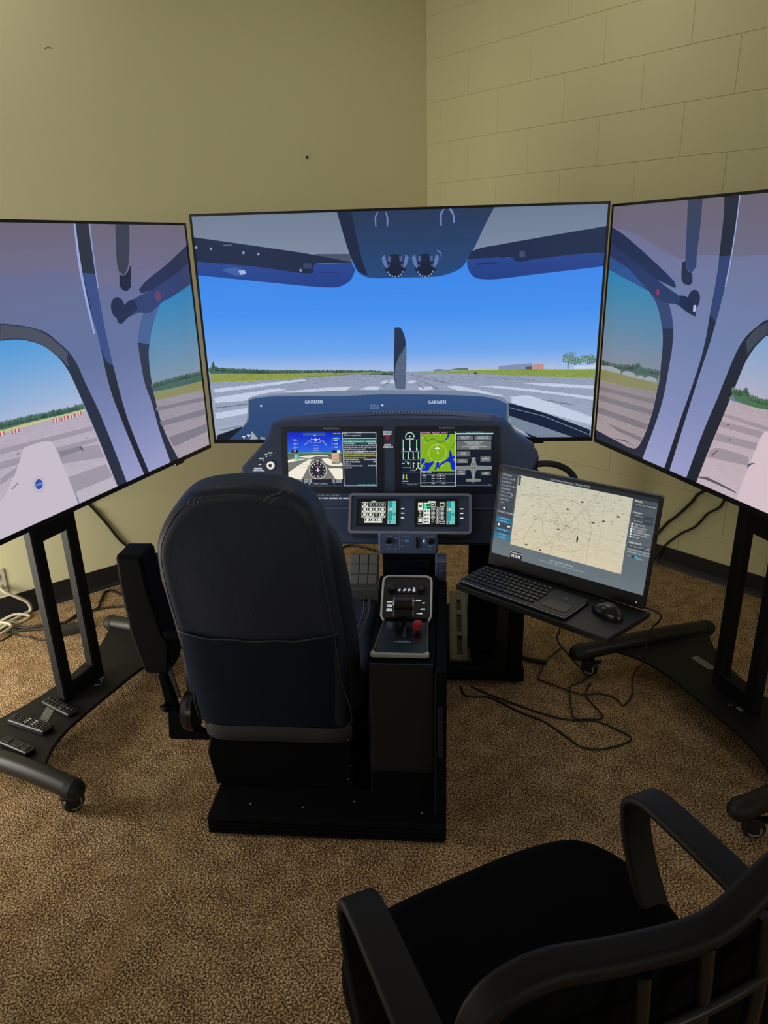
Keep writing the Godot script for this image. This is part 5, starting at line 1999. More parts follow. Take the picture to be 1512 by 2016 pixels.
func pilot_seat() -> void:
	var t := thing("pilot_seat", "black leather pilot seat seen from behind, with one raised armrest on its left", "seat", Vector3(-0.34, 0.066, 2.7))
	var inv := t.transform.affine_inverse()
	var up := Vector3(0, 1, 0.13).normalized()
	var bf := inv * Transform3D(Basis(Vector3.RIGHT, up, Vector3.RIGHT.cross(up)), Vector3(0, 0.25, 2.90))
	var o := pts([-0.546, 0.0, -0.553, 0.04, -0.565, 0.14, -0.577, 0.235, -0.583, 0.327, -0.590, 0.43, -0.594, 0.512, -0.590, 0.585, -0.573, 0.64, -0.54, 0.70, -0.502, 0.747, -0.468, 0.77, -0.42, 0.783, -0.35, 0.788, -0.275, 0.783, -0.228, 0.768, -0.192, 0.736, -0.168, 0.686, -0.156, 0.613, -0.150, 0.534, -0.143, 0.431, -0.134, 0.328, -0.129, 0.203, -0.130, 0.08, -0.137, 0.0, -0.16, -0.016, -0.34, -0.018, -0.52, -0.016])
	for i in o.size():
		if o[i].y > 0.6:
			o[i].y = 0.6 + (o[i].y - 0.6) * 0.86
		if o[i].x > -0.3:
			o[i].x -= 0.011
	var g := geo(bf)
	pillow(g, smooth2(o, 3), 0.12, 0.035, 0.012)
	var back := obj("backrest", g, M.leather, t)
	# side bolsters wrap forward
	for s in [0, 1]:
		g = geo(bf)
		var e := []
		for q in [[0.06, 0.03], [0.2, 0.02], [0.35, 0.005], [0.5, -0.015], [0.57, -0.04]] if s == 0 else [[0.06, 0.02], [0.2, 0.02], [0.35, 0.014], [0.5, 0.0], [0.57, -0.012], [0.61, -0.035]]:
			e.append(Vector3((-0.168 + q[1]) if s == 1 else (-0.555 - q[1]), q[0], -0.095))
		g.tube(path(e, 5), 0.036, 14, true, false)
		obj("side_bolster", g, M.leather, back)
	# seam piping round the rear shell
	g = geo(bf)
	var seam := []
	for q in smooth2(pts([-0.530, 0.02, -0.556, 0.235, -0.574, 0.43, -0.577, 0.52, -0.572, 0.59, -0.545, 0.66, -0.50, 0.727, -0.44, 0.760, -0.35, 0.768, -0.26, 0.757, -0.215, 0.728, -0.188, 0.67, -0.174, 0.60, -0.166, 0.53, -0.158, 0.43, -0.150, 0.328, -0.144, 0.203, -0.150, 0.02]), 4):
		seam.append(Vector3(q.x - (0.011 if q.x > -0.3 else 0.0), q.y if q.y < 0.6 else 0.6 + (q.y - 0.6) * 0.86, -0.006))
	g.tube(seam, 0.0022, 6, false, true)
	obj("seam_piping", g, M.leather_light, back)
	for q in [[-0.478, 0.722, -0.468, 0.737], [-0.466, 0.722, -0.455, 0.739], [-0.454, 0.724, -0.442, 0.741], [-0.30, 0.731, -0.26, 0.747], [-0.288, 0.724, -0.248, 0.740]]:
		g = geo(bf)
		g.tube(path([Vector3(q[0], q[1], 0.001), Vector3((q[0] + q[2]) / 2 - 0.004, (q[1] + q[3]) / 2 + 0.004, -0.004), Vector3(q[2], q[3], -0.016), Vector3(q[2] + 0.012, q[3] + 0.008, -0.034)], 4), 0.0011, 5)
		obj("stitching", g, M.thread, back)
	# map pocket: a cloth panel with a sagging top hem
	g = geo(bf)
	var rows := []
	for j in 9:
		var row := []
		for i in 41:
			var f := i / 40.0
			var x := lerpf(-0.572, -0.154, f)
			var y := lerpf(0.045, 0.338 + 0.012 * pow(absf(f - 0.5) * 2, 2) + 0.002 * sin(f * 23.0), j / 8.0)
			row.append(Vector3(x + (0.02 * (1 - j / 8.0)) * (0.5 - f), y, 0.008 + 0.006 * sin(PI * f) + 0.003 * sin(PI * j / 8.0) - 0.018 * pow(absf(f - 0.5) * 2, 8)))
		rows.append(row)
	g.surf(rows, false, false, false, Vector3.BACK)
	var pk := obj("map_pocket", g, mat("1c2432", 0.75, 0.0, 0.2), back)
	g = geo(bf)
	var hem := []
	for i in 41:
		hem.append(rows[8][i] + Vector3(0, 0, 0.001))
	g.tube(hem, 0.0028, 6)
	obj("pocket_hem", g, M.leather_light, pk)
	g = geo(bf)
	rows = []
	for j in 7:
		var row := []
		for i in 25:
			var f := i / 24.0
			row.append(Vector3(lerpf(-0.55, -0.135, f), lerpf(-0.019, 0.034 + 0.004 * sin(PI * f), j / 6.0), 0.006 + 0.006 * sin(PI * j / 6.0) - 0.02 * pow(absf(f - 0.5) * 2, 10)))
		rows.append(row)
	g.surf(rows, false, false, false, Vector3.BACK)
	obj("bottom_band", g, M.leather_light, back)
	# seat cushion
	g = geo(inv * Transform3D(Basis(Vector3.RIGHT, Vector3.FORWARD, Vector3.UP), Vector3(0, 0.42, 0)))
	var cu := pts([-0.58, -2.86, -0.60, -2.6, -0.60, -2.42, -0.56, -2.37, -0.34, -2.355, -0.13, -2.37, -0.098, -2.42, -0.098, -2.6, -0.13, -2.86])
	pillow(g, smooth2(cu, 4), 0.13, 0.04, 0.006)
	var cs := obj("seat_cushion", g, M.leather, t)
	for dx in [0.0, 0.018]:
		g = geo(inv)
		g.tube(path([Vector3(-0.15 + dx, 0.423, 2.41), Vector3(-0.142 + dx, 0.424, 2.5), Vector3(-0.15 + dx, 0.424, 2.62), Vector3(-0.165 + dx, 0.423, 2.78)], 5), 0.0012, 5)
		obj("stitching", g, M.thread, cs)
	# riser box and slides
	g = geo(inv)
	g.prism(pts([-0.540, 0.066, -0.555, 0.175, -0.541, 0.236, -0.14, 0.236, -0.14, 0.066]), 2.42, 2.895, 0.006)
	var rs := obj("riser", g, M.sim_black, t)
	g = geo(inv)
	for q in [[-0.146, 0.235], [-0.142, 0.15], [-0.153, 0.1], [-0.148, 0.09]]:
		g.lathe(pts([0.0, 0.003, 0.003, 0.002, 0.0035, 0.0]), 8, Transform3D(Basis(Vector3.RIGHT, PI / 2), Vector3(q[0], q[1], 2.893)))
	obj("screws", g, M.chrome, rs)
	# raised armrest with strut and bracket
	g = geo(inv)
	g.prism(pts([-0.781, 0.735, -0.776, 0.745, -0.712, 0.746, -0.705, 0.738, -0.697, 0.629, -0.675, 0.506, -0.660, 0.477, -0.674, 0.38, -0.684, 0.368, -0.745, 0.369, -0.753, 0.378, -0.775, 0.5, -0.783, 0.659]), 2.70, 2.80, 0.010)
	var ar := obj("armrest", g, M.fabric, t)
	g = geo(inv)
	g.box(Vector3(-0.676, 0.35, 2.79), Vector3(0.022, 0.13, 0.006), 0.001, Basis(Vector3.BACK, 0.18))
	obj("armrest_strut", g, mat("55585c", 0.4, 0.7), ar)
	g = geo(inv)
	g.box(Vector3(-0.62, 0.502, 2.79), Vector3(0.11, 0.022, 0.022), 0.003)
	obj("armrest_pivot", g, M.sim_black, ar)
	g = geo(inv)
	g.prism(pts([-0.682, 0.405, -0.662, 0.405, -0.650, 0.35, -0.638, 0.285, -0.625, 0.262, -0.581, 0.222, -0.54, 0.21, -0.50, 0.21, -0.50, 0.192, -0.672, 0.191, -0.678, 0.2, -0.671, 0.28]), 2.835, 2.86, 0.003)
	obj("armrest_bracket", g, M.sim_black, t)
	g = geo(inv)
	g.lathe(pts([0.0, 0.022, 0.008, 0.022, 0.011, 0.018, 0.011, 0.004, 0.006, 0.0]), 10, Transform3D(Basis(Vector3.RIGHT, PI / 2) * Basis(Vector3.BACK, 0.5), Vector3(-0.662, 0.305, 2.858)))
	g.box(Vector3(-0.675, 0.315, 2.868), Vector3(0.02, 0.012, 0.012), 0.003, Basis(Vector3.BACK, 0.5))
	obj("locking_knob", g, mat("22242a", 0.12, 0.6), t)
	g = geo(inv)
	g.lathe(pts([0.0, 0.022, 0.040, 0.020, 0.058, 0.010, 0.062, -0.004, 0.062, -0.02, 0.0, -0.02]), 28, Transform3D(Basis(Vector3.BACK, PI / 2), Vector3(-0.608, 0.285, 2.84)))
	obj("recliner_cover", g, mat("14161a", 0.28), t)


func tray_and_monitor() -> void:
	var y := 0.578
	var ex := Vector3(0.375, 0, 0.30).normalized()
	var ez := Vector3(-ex.z, 0, ex.x)
	# tray plate on an arm and a post
	var t := thing("tray", "small black tray table holding the keyboard, mouse and monitor", "tray", Vector3(0.41, 0, 2.68))
	var inv := t.transform.affine_inverse()
	var g := geo(inv * Transform3D(Basis(Vector3.RIGHT, Vector3.FORWARD, Vector3.UP), Vector3(0, y - 0.018, 0)))
	g.prism(pts([0.151, -2.604, 0.526, -2.904, 0.668, -2.760, 0.293, -2.450]), 0.0, 0.018, 0.002)
	obj("tray_top", g, mat("131518", 0.5), t)
	g = geo(inv)
	g.box(Vector3(0.372, 0.3045, 2.222), Vector3(0.05, 0.473, 0.05), 0.004)
	obj("post", g, M.sim_black, t)
	g = geo(inv)
	g.box(Vector3(0.385, 0.541, 2.42), Vector3(0.05, 0.034, 0.44), 0.004)
	obj("arm", g, M.sim_black, t)
	# monitor
	var ti := 0.1553
	var mx := Vector3(cos(-0.6255), 0, -sin(-0.6255))
	var mn := Vector3(sin(-0.6255), 0, cos(-0.6255))
	var mu := Vector3.UP * cos(ti) - mn * sin(ti)
	var mf := Transform3D(Basis(mx, mu, mx.cross(mu)), Vector3(0.2534, y + 0.004, 2.4607) + mx * 0.2458)
	var mo := thing("monitor", "slim black monitor with a pale chart on screen, standing on the tray", "monitor", mf.origin, mf.basis)
	g = geo()
	g.prism(rr(0.492, 0.312, 0.004, 0, 0.156, 2), -0.022, -0.001, 0.002)
	obj("case", g, mat("2b2f36", 0.4, 0.3), mo)
	g = geo()
	g.frame(pts([-0.246, 0.0, 0.246, 0.0, 0.246, 0.312, -0.246, 0.312]), pts([-0.24, 0.037, 0.24, 0.037, 0.24, 0.304, -0.24, 0.304]), -0.004, 0.002)
	obj("bezel", g, M.dark_plastic, mo)
	var q := QuadMesh.new()
	q.size = Vector2(0.48, 0.267)
	var s := obj("screen", q, screen_mat(display_chart(), 0.9), mo)
	s.position = Vector3(0, 0.1705, 0.0)
	words("ASUS", 0.008, mat("3a4048", 0.5), mo, at(0.01, 0.019, 0.0022), "maker_mark", 0.0004)
	g = geo()
	g.lathe(pts([0.0, 0.001, 0.001, 0.001, 0.0014, 0.0]), 8, Transform3D(Basis(Vector3.RIGHT, PI / 2), Vector3(0.226, 0.014, 0.002)))
	obj("power_lamp", g, M.white_glow, mo)
	g = geo()
	g.box(Vector3(0, 0.10, -0.055), Vector3(0.2, 0.19, 0.006), 0.002, Basis(Vector3.RIGHT, 0.42))
	obj("kickstand", g, M.dark_plastic, mo)
	# keyboard: 76 keys and a touch pad
	var kx := Vector3(0.276, 0, 0.22).normalized()
	var kz := Vector3(-kx.z, 0, kx.x)
	var kp := Vector3(0.159, y, 2.593)
	var k := thing("keyboard", "compact black keyboard with a touch pad, lying on the tray before the monitor", "keyboard", kp, Basis(kx, Vector3.UP, kz))
	g = geo(Transform3D(Basis(Vector3.RIGHT, Vector3.FORWARD, Vector3.UP), Vector3.ZERO))
	g.prism(rr(0.354, 0.135, 0.010, 0.177, 0.0645), 0.0, 0.011, 0.003)
	obj("body", g, mat("1a1c20", 0.45), k)
	g = geo()
	g.tube(path([Vector3(0.004, 0.0085, 0.0018), Vector3(0.1, 0.0085, 0.0032), Vector3(0.25, 0.0085, 0.0032), Vector3(0.342, 0.0085, 0.0022), Vector3(0.353, 0.0085, -0.008), Vector3(0.3545, 0.0085, -0.05), Vector3(0.354, 0.0085, -0.11)], 5), 0.0016, 6)
	obj("silver_edge", g, mat("8d939c", 0.35, 0.5), k)
	var pitch := 0.0168
	var kg := geo()
	kg.box(Vector3.ZERO, Vector3(pitch - 0.0022, 0.004, pitch - 0.003), 0.001)
	var km := kg.mesh()
	var marks := geo()
	for r in 6:
		var x := 0.010
		var col := 0
		while x < 0.243:
			var w := pitch
			if r == 5 and col == 3:
				w = pitch * 5.0
			elif r >= 2 and r < 5 and col == 0:
				w = pitch * (1.0 + 0.25 * (r - 1))
			if x + w > 0.25:
				w = 0.25 - x
			var kk: MeshInstance3D
			if absf(w - pitch) < 0.001:
				kk = obj("key", km, M.key, k)
			else:
				var wg := geo()
				wg.box(Vector3.ZERO, Vector3(w - 0.0022, 0.004, pitch - 0.003), 0.001)
				kk = obj("key", wg, M.key, k)
			kk.position = Vector3(x + w / 2, 0.0128, -0.118 + r * 0.0195)
			if not (r == 5 and col == 3):
				marks.box(Vector3(x + w / 2 - 0.001, 0.0149, -0.1185 + r * 0.0195), Vector3(0.004, 0.0003, 0.0035), 0.0)
			x += w
			col += 1
	var lg := obj("key_legends", marks, M.legend, k)
	lg.set_meta("kind", "stuff")
	g = geo(Transform3D(Basis(Vector3.RIGHT, Vector3.FORWARD, Vector3.UP), Vector3(0, 0.011, 0)))
	g.frame(rr(0.078, 0.056, 0.006, 0.302, 0.046), rr(0.075, 0.053, 0.005, 0.302, 0.046), -0.001, 0.0012)
	g.prism(rr(0.074, 0.052, 0.005, 0.302, 0.046), -0.002, 0.0006, 0.0003)
	obj("touch_pad", g, mat("14161a", 0.3), k)
	words("logi", 0.006, M.legend, k, Transform3D(Basis(Vector3.RIGHT, -PI / 2), Vector3(0.30, 0.0113, -0.095)), "maker_mark", 0.0004)
	# mouse
	var m := thing("mouse", "glossy black computer mouse on the right end of the tray", "mouse", Vector3(0.553, y, 2.776), Basis(kx, Vector3.UP, kz) * Basis(Vector3.UP, 1.3))
	g = geo()
	var rows := []
	for i in 11:
		var f := i / 10.0
		var row := []
		for j in 24:
			var a := TAU * j / 24
			var l := 0.049 * cos(f * PI / 2 * 0.999)
			var wd := 0.030 * pow(cos(f * PI / 2 * 0.999), 0.8)
			row.append(Vector3(cos(a) * wd * (1.0 - 0.10 * sin(a)), 0.034 * sin(f * PI / 2) * 1.0, sin(a) * l + 0.006 * f))
		rows.append(row)
	g.surf(rows, true, true, false)
	var ms := obj("shell", g, mat("17191d", 0.22), m)
	g = geo()
	g.lathe(pts([0.0, -0.003, 0.007, -0.003, 0.008, 0.0, 0.007, 0.003, 0.0, 0.003]), 16, Transform3D(Basis(Vector3.BACK, PI / 2), Vector3(0, 0.0285, -0.022)))
	obj("scroll_wheel", g, M.rubber, m)


func cable(called: String, label: String, p: Array, r: float, m: Material, group := "", sub := 6) -> void:
	var g := geo()
	g.tube(path(p, sub), r, 8)
	tag(obj(called, g, m), label, "cable", group if group else ("white cables by the left wall" if m == M.cable_white else "black cables"))


func cables() -> void:
	cable("cable", "thin black cable in a long loop on the carpet right of the platform", [Vector3(0.175, 0.005, 2.275), Vector3(0.189, 0.004, 2.328), Vector3(0.221, 0.004, 2.337), Vector3(0.275, 0.004, 2.340), Vector3(0.320, 0.004, 2.373), Vector3(0.379, 0.004, 2.423), Vector3(0.453, 0.004, 2.471), Vector3(0.509, 0.004, 2.539), Vector3(0.553, 0.004, 2.595), Vector3(0.609, 0.004, 2.605), Vector3(0.665, 0.004, 2.586), Vector3(0.713, 0.004, 2.558), Vector3(0.717, 0.004, 2.533), Vector3(0.679, 0.004, 2.496), Vector3(0.621, 0.004, 2.458), Vector3(0.543, 0.004, 2.457), Vector3(0.458, 0.004, 2.429), Vector3(0.371, 0.004, 2.380), Vector3(0.310, 0.007, 2.348), Vector3(0.252, 0.004, 2.305), Vector3(0.214, 0.004, 2.275)], 0.0032, M.cable)
	cable("cable", "thin black cable hanging from the tray and coiled under the right stand foot", [Vector3(0.428, 0.558, 2.795), Vector3(0.45, 0.46, 2.66), Vector3(0.475, 0.33, 2.48), Vector3(0.52, 0.2, 2.307), Vector3(0.575, 0.09, 2.2), Vector3(0.62, 0.012, 2.135), Vector3(0.652, 0.005, 2.185), Vector3(0.61, 0.005, 2.235), Vector3(0.57, 0.005, 2.262), Vector3(0.560, 0.005, 2.32), Vector3(0.553, 0.005, 2.41), Vector3(0.556, 0.009, 2.455), Vector3(0.599, 0.009, 2.455), Vector3(0.639, 0.005, 2.448), Vector3(0.652, 0.005, 2.424), Vector3(0.636, 0.005, 2.378), Vector3(0.617, 0.005, 2.315), Vector3(0.63, 0.005, 2.27), Vector3(0.648, 0.005, 2.235)], 0.0028, M.cable)
	cable("cable", "thin black cable looping from the tray's right corner down to the carpet", [Vector3(0.655, 0.585, 2.745), Vector3(0.675, 0.582, 2.752), Vector3(0.698, 0.569, 2.76), Vector3(0.697, 0.54, 2.745), Vector3(0.705, 0.49, 2.68), Vector3(0.726, 0.40, 2.58), Vector3(0.745, 0.33, 2.51), Vector3(0.769, 0.25, 2.423), Vector3(0.777, 0.19, 2.39), Vector3(0.779, 0.12, 2.32), Vector3(0.781, 0.05, 2.28), Vector3(0.776, 0.006, 2.309), Vector3(0.734, 0.005, 2.368), Vector3(0.720, 0.005, 2.330), Vector3(0.673, 0.005, 2.301), Vector3(0.607, 0.006, 2.309), Vector3(0.557, 0.009, 2.291), Vector3(0.515, 0.005, 2.256), Vector3(0.462, 0.005, 2.215), Vector3(0.478, 0.005, 2.165), Vector3(0.505, 0.005, 2.094), Vector3(0.577, 0.005, 1.993)], 0.0028, M.cable)
	cable("cable", "short thick black cable end poking out beside the platform on the carpet", [Vector3(0.40, 0.011, 2.07), Vector3(0.426, 0.011, 2.087), Vector3(0.459, 0.011, 2.101), Vector3(0.505, 0.011, 2.112)], 0.009, M.cable)
	cable("cable", "black power cable hanging from the left television to the baseboard", [Vector3(-1.30, 0.84, 2.22), Vector3(-1.45, 0.60, 1.85), Vector3(-1.52, 0.46, 1.56), Vector3(-1.495, 0.375, 1.505), Vector3(-1.467, 0.297, 1.475), Vector3(-1.44, 0.222, 1.45), Vector3(-1.411, 0.162, 1.42), Vector3(-1.395, 0.105, 1.425), Vector3(-1.45, 0.012, 1.45)], 0.006, M.cable)
	cable("cable", "straight black cable dropping from the right television, the left of the pair", [Vector3(1.40, 0.62, 1.62), Vector3(1.29, 0.429, 1.31), Vector3(1.254, 0.359, 1.27), Vector3(1.213, 0.281, 1.23), Vector3(1.179, 0.225, 1.195), Vector3(1.149, 0.16, 1.165), Vector3(1.10, 0.09, 1.14), Vector3(1.06, 0.01, 1.12)], 0.007, M.cable)
	cable("cable", "wavy black cable drooping from the right television along the block wall", [Vector3(1.42, 0.62, 1.62), Vector3(1.37, 0.43, 1.39), Vector3(1.348, 0.368, 1.36), Vector3(1.314, 0.327, 1.328), Vector3(1.297, 0.287, 1.31), Vector3(1.275, 0.242, 1.288), Vector3(1.239, 0.2, 1.252), Vector3(1.208, 0.158, 1.225), Vector3(1.174, 0.103, 1.20), Vector3(1.13, 0.02, 1.19)], 0.0055, M.cable)
	cable("cable", "thick white cable curving from the left wall outlet down to the carpet", [Vector3(-1.818, 0.155, 1.845), Vector3(-1.80, 0.134, 1.84), Vector3(-1.775, 0.105, 1.82), Vector3(-1.745, 0.06, 1.79), Vector3(-1.745, 0.015, 1.78), Vector3(-1.765, 0.008, 1.81), Vector3(-1.785, 0.008, 1.862), Vector3(-1.83, 0.008, 1.94)], 0.0075, M.cable_white)
	cable("cable", "white cable doubled back in a flat loop on the carpet by the left wall", [Vector3(-1.88, 0.007, 1.93), Vector3(-1.84, 0.007, 1.88), Vector3(-1.788, 0.020, 1.83), Vector3(-1.735, 0.007, 1.815), Vector3(-1.725, 0.007, 1.84), Vector3(-1.745, 0.007, 1.88), Vector3(-1.768, 0.018, 1.905), Vector3(-1.80, 0.007, 1.97)], 0.0065, M.cable_white)
	cable("cable", "white cable crossing over the black cords at the left edge", [Vector3(-1.82, 0.022, 1.905), Vector3(-1.775, 0.022, 1.912), Vector3(-1.742, 0.02, 1.938), Vector3(-1.748, 0.02, 1.986), Vector3(-1.77, 0.02, 2.03)], 0.006, M.cable_white)
	cable("cable", "black power cord running from the left edge past the power brick to the baseboard", [Vector3(-1.85, 0.006, 1.94), Vector3(-1.749, 0.006, 1.925), Vector3(-1.668, 0.006, 1.912), Vector3(-1.60, 0.006, 1.895), Vector3(-1.545, 0.006, 1.872), Vector3(-1.510, 0.006, 1.80), Vector3(-1.454, 0.006, 1.738), Vector3(-1.468, 0.006, 1.678), Vector3(-1.49, 0.006, 1.58), Vector3(-1.475, 0.006, 1.555), Vector3(-1.417, 0.006, 1.588), Vector3(-1.36, 0.006, 1.62)], 0.0055, M.cable)
	cable("cable", "black cord lying behind the left stand, ending past the armrest", [Vector3(-1.83, 0.006, 1.985), Vector3(-1.727, 0.006, 1.955), Vector3(-1.666, 0.006, 1.938), Vector3(-1.596, 0.006, 1.93), Vector3(-1.54, 0.006, 1.9), Vector3(-1.517, 0.016, 1.851), Vector3(-1.503, 0.016, 1.789), Vector3(-1.464, 0.006, 1.757), Vector3(-1.408, 0.005, 1.725), Vector3(-1.341, 0.005, 1.713), Vector3(-1.25, 0.005, 1.70)], 0.005, M.cable)
	cable("cable", "thin kinked black wire on the carpet left of the left stand", [Vector3(-1.78, 0.004, 2.05), Vector3(-1.739, 0.004, 2.032), Vector3(-1.726, 0.004, 2.003), Vector3(-1.715, 0.004, 1.972), Vector3(-1.672, 0.004, 1.992), Vector3(-1.624, 0.004, 1.995), Vector3(-1.577, 0.004, 2.016), Vector3(-1.50, 0.004, 1.995)], 0.003, M.cable)
	cable("cable", "black cable on the carpet under the instrument panel, seen past the seat", [Vector3(-0.6, 0.006, 1.12), Vector3(-0.454, 0.006, 1.04), Vector3(-0.393, 0.006, 0.985), Vector3(-0.306, 0.006, 1.02), Vector3(-0.226, 0.006, 1.07), Vector3(-0.1, 0.006, 1.12)], 0.006, M.cable)
	cable("cable", "thin black cable hanging from the small switch box beside the console", [Vector3(0.108, 0.43, 2.27), Vector3(0.109, 0.36, 2.27), Vector3(0.112, 0.25, 2.265), Vector3(0.118, 0.15, 2.262), Vector3(0.12, 0.07, 2.262)], 0.0022, M.cable)
	var b := thing("power_brick", "small black power brick on the carpet behind the left stand", "power adapter", Vector3(-1.475, 0, 1.945), Basis(Vector3.UP, 0.5))
	var g := geo()
	g.box(Vector3(0, 0.017, 0), Vector3(0.13, 0.034, 0.06), 0.006)
	obj("case", g, mat("26241f", 0.5), b)
	g = geo()
	g.tube(path([Vector3(-0.063, 0.015, 0), Vector3(-0.085, 0.01, 0.0), Vector3(-0.10, 0.006, -0.01)], 4), 0.004, 8)
	g.tube(path([Vector3(0.063, 0.015, 0), Vector3(0.08, 0.01, -0.01), Vector3(0.09, 0.006, -0.03)], 4), 0.004, 8)
	obj("lead", g, M.cable, b)


func wall_bits() -> void:
	var f := Transform3D(Basis(Vector3.UP, PI / 4), Vector3.ZERO)
	var t := thing("wall_hook", "small dark screw hook sticking out of the left wall above the front television", "hook", Vector3(-0.581, 1.933, 0.581), Basis(Vector3.UP, PI / 4))
	var g := geo()
	g.lathe(pts([0.0, 0.006, 0.004, 0.006, 0.0065, 0.003, 0.007, 0.0]), 12, Transform3D(Basis(Vector3.RIGHT, PI / 2), Vector3.ZERO))
	obj("screw_head", g, mat("2a2620", 0.5), t)
	g = geo()
	g.tube([Vector3(0, 0, 0.004), Vector3(0.006, 0.0, 0.012), Vector3(0.012, 0.001, 0.010)], 0.0015, 6)
	obj("hook_wire", g, mat("4a453a", 0.4, 0.5), t)
	g = geo()
	g.tube(path([Vector3(-0.014, -0.004, 0), Vector3(-0.002, 0.003, 0), Vector3(0.014, 0.001, 0)], 4), 0.0018, 6)
	var s := obj("wall_scuff", g, mat("8b7f5e", 0.9))
	s.transform = Transform3D(Basis(Vector3.UP, PI / 4), Vector3(-1.416, 2.261, 1.416))
	tag(s, "short grey scuff mark high on the left wall", "mark")
	var o := thing("wall_outlet", "pale wall outlet with white cable at the left edge above the baseboard", "outlet", Vector3(-1.835, 0.115, 1.835), Basis(Vector3.UP, PI / 4))
	g = geo()
	g.prism(rr(0.075, 0.12, 0.006, 0, 0.06), 0.0, 0.006, 0.002)
	obj("cover_plate", g, mat("b9b6a2", 0.5), o)
	g = geo()
	for y in [0.035, 0.085]:
		g.box(Vector3(0, y, 0.007), Vector3(0.034, 0.028, 0.003), 0.001)
	obj("socket", g, mat("a5a290", 0.5), o)


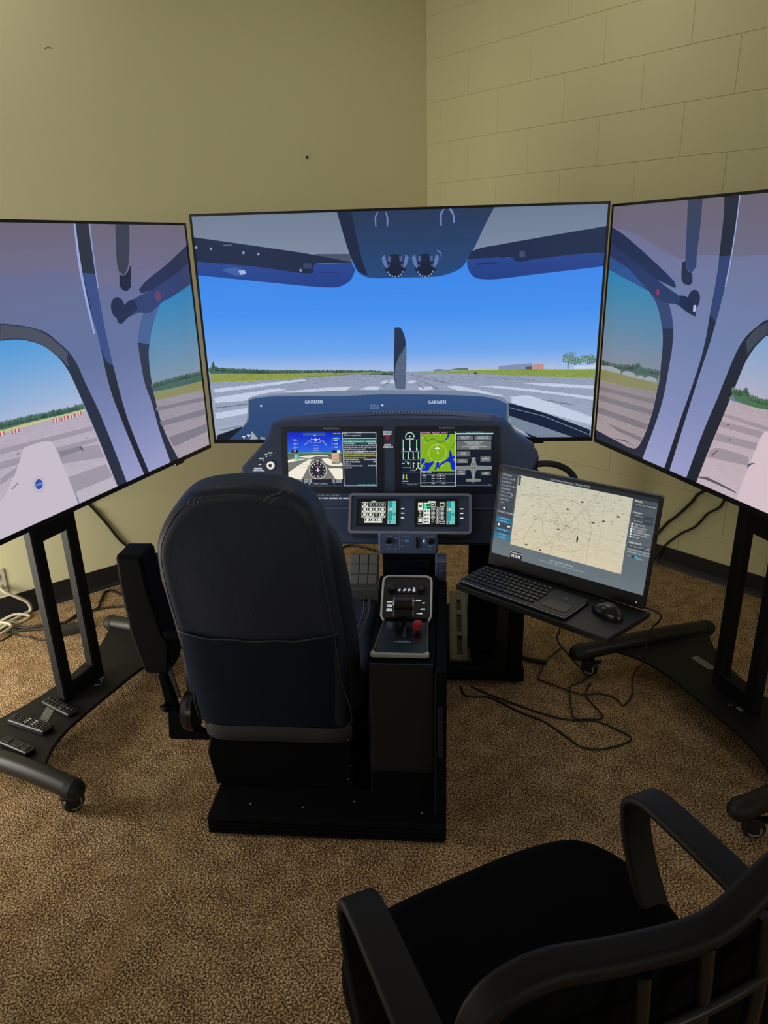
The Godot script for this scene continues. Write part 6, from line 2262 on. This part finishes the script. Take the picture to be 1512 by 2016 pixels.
func office_chair() -> void:
	var yaw := deg_to_rad(26.8)
	var t := thing("office_chair", "black office chair with loop armrests in the foreground, its back to the viewer", "chair", Vector3(0.263, 0, 3.737), Basis(Vector3.UP, yaw))
	# seat
	var g := geo(Transform3D(Basis(Vector3.RIGHT, Vector3.FORWARD, Vector3.UP), Vector3(0, 0.475, 0)))
	pillow(g, smooth2(pts([-0.235, -0.22, -0.26, -0.1, -0.275, 0.08, -0.255, 0.17, -0.18, 0.215, 0.0, 0.232, 0.13, 0.235, 0.225, 0.215, 0.275, 0.15, 0.29, 0.06, 0.27, -0.1, 0.235, -0.22]), 4), 0.085, 0.035, 0.012)
	obj("seat", g, M.chair_fabric, t)
	# loop armrests: a flat band bent over at the front and down to the seat
	for s in [-1.0, 1.0]:
		var band := []
		for q in [[0.29, 0.645], [0.2, 0.662], [0.08, 0.668], [-0.03, 0.668], [-0.075, 0.660], [-0.098, 0.638], [-0.098, 0.61], [-0.085, 0.56], [-0.055, 0.50], [-0.01, 0.445], [0.06, 0.405]]:
			band.append(Vector3(s * (0.252 - 0.0 * q[0]) + (0.0 if s > 0 else 0.0), q[1], q[0]))
		g = geo()
		var prof := []
		for q in rr(0.056, 0.017, 0.007, 0, 0, 3):
			prof.append(q)
		g.sweep(path(band, 6), prof, Vector3.UP)
		obj("armrest", g, M.chair_plastic, t)
		g = geo()
		g.box(Vector3(s * 0.2, 0.392, 0.05), Vector3(0.16, 0.02, 0.06), 0.004)
		obj("armrest_mount", g, M.chair_plastic, t)
	# back: saddle-topped frame, mesh and ribs
	var rim := [Vector3(-0.235, 0.52, 0.235), Vector3(-0.258, 0.68, 0.245), Vector3(-0.264, 0.80, 0.25), Vector3(-0.245, 0.875, 0.255), Vector3(-0.19, 0.898, 0.26), Vector3(-0.11, 0.882, 0.265), Vector3(-0.02, 0.866, 0.268), Vector3(0.03, 0.870, 0.268), Vector3(0.09, 0.898, 0.264), Vector3(0.15, 0.912, 0.26), Vector3(0.215, 0.905, 0.256), Vector3(0.255, 0.87, 0.25), Vector3(0.266, 0.80, 0.25), Vector3(0.258, 0.68, 0.245), Vector3(0.235, 0.52, 0.235), Vector3(0.12, 0.49, 0.25), Vector3(0.0, 0.485, 0.255), Vector3(-0.12, 0.49, 0.25)]
	g = geo()
	var closed := []
	for i in rim.size():
		for k in 5:
			closed.append(rim[i].cubic_interpolate(rim[(i + 1) % rim.size()], rim[(i + rim.size() - 1) % rim.size()], rim[(i + 2) % rim.size()], k / 5.0))
	var pr := []
	for q in rr(0.022, 0.034, 0.008, 0, 0, 3):
		pr.append(q)
	g.sweep(closed, pr, Vector3.BACK, [], false, true)
	obj("back_frame", g, M.chair_plastic, t)
	g = geo()
	var rows := []
	for j in 9:
		var f := j / 8.0
		var row := []
		for i in 13:
			var x := lerpf(-0.25, 0.25, i / 12.0)
			row.append(Vector3(x, lerpf(0.49, 0.875, f) - (0.0 if absf(x) > 0.09 else 0.008 * f), 0.25 - 0.012 * sin(PI * f) + 0.006 * cos(x * 6.0)))
		rows.append(row)
	g.surf(rows, false, false, false, Vector3.BACK)
	obj("back_mesh", g, M.chair_fabric, t)
	for x in [-0.1, -0.02, 0.06, 0.14]:
		g = geo()
		g.tube(path([Vector3(x, 0.49, 0.27), Vector3(x + 0.006, 0.62, 0.285), Vector3(x + 0.012, 0.76, 0.287), Vector3(x + 0.016, 0.86 + 0.02 * absf(x), 0.278)], 6), 0.009, 8)
		obj("back_rib", g, mat("141416", 0.3), t)
	g = geo()
	g.tube(path([Vector3(-0.25, 0.80, 0.27), Vector3(-0.12, 0.79, 0.285), Vector3(0.0, 0.785, 0.29), Vector3(0.12, 0.79, 0.285), Vector3(0.25, 0.80, 0.27)], 6), 0.008, 8)
	obj("back_crossbar", g, mat("141416", 0.3), t)
	g = geo()
	g.box(Vector3(0, 0.42, 0.17), Vector3(0.07, 0.012, 0.26), 0.003)
	g.box(Vector3(0, 0.47, 0.285), Vector3(0.07, 0.12, 0.012), 0.003)
	obj("back_bracket", g, M.chair_plastic, t)
	g = geo()
	g.box(Vector3(0, 0.375, 0), Vector3(0.22, 0.025, 0.22), 0.004)
	g.lathe(pts([0.0, 0.37, 0.025, 0.37, 0.025, 0.24, 0.032, 0.23, 0.035, 0.09, 0.0, 0.09]), 18)
	obj("gas_lift", g, M.rubber, t)
	for i in 5:
		var a := TAU * i / 5 + 0.3
		var d := Vector3(cos(a), 0, sin(a))
		g = geo()
		g.tube([d * 0.02 + Vector3.UP * 0.11, d * 0.15 + Vector3.UP * 0.095, d * 0.29 + Vector3.UP * 0.07], 0.02, 10, true, false, [1.2, 1.0, 0.8])
		obj("base_arm", g, M.chair_plastic, t)
		g = geo()
		for s in [-1.0, 1.0]:
			g.lathe(pts([0.0, -0.009, 0.022, -0.009, 0.026, -0.005, 0.026, 0.005, 0.022, 0.009, 0.0, 0.009]), 16, Transform3D(Basis(Vector3.UP, -a) * Basis(Vector3.RIGHT, PI / 2), d * 0.285 + Vector3(0, 0.026, 0) + Vector3(-d.z, 0, d.x) * 0.014 * s))
		g.tube([d * 0.285 + Vector3.UP * 0.026, d * 0.285 + Vector3.UP * 0.075], 0.006, 8)
		obj("caster", g, M.rubber, t)
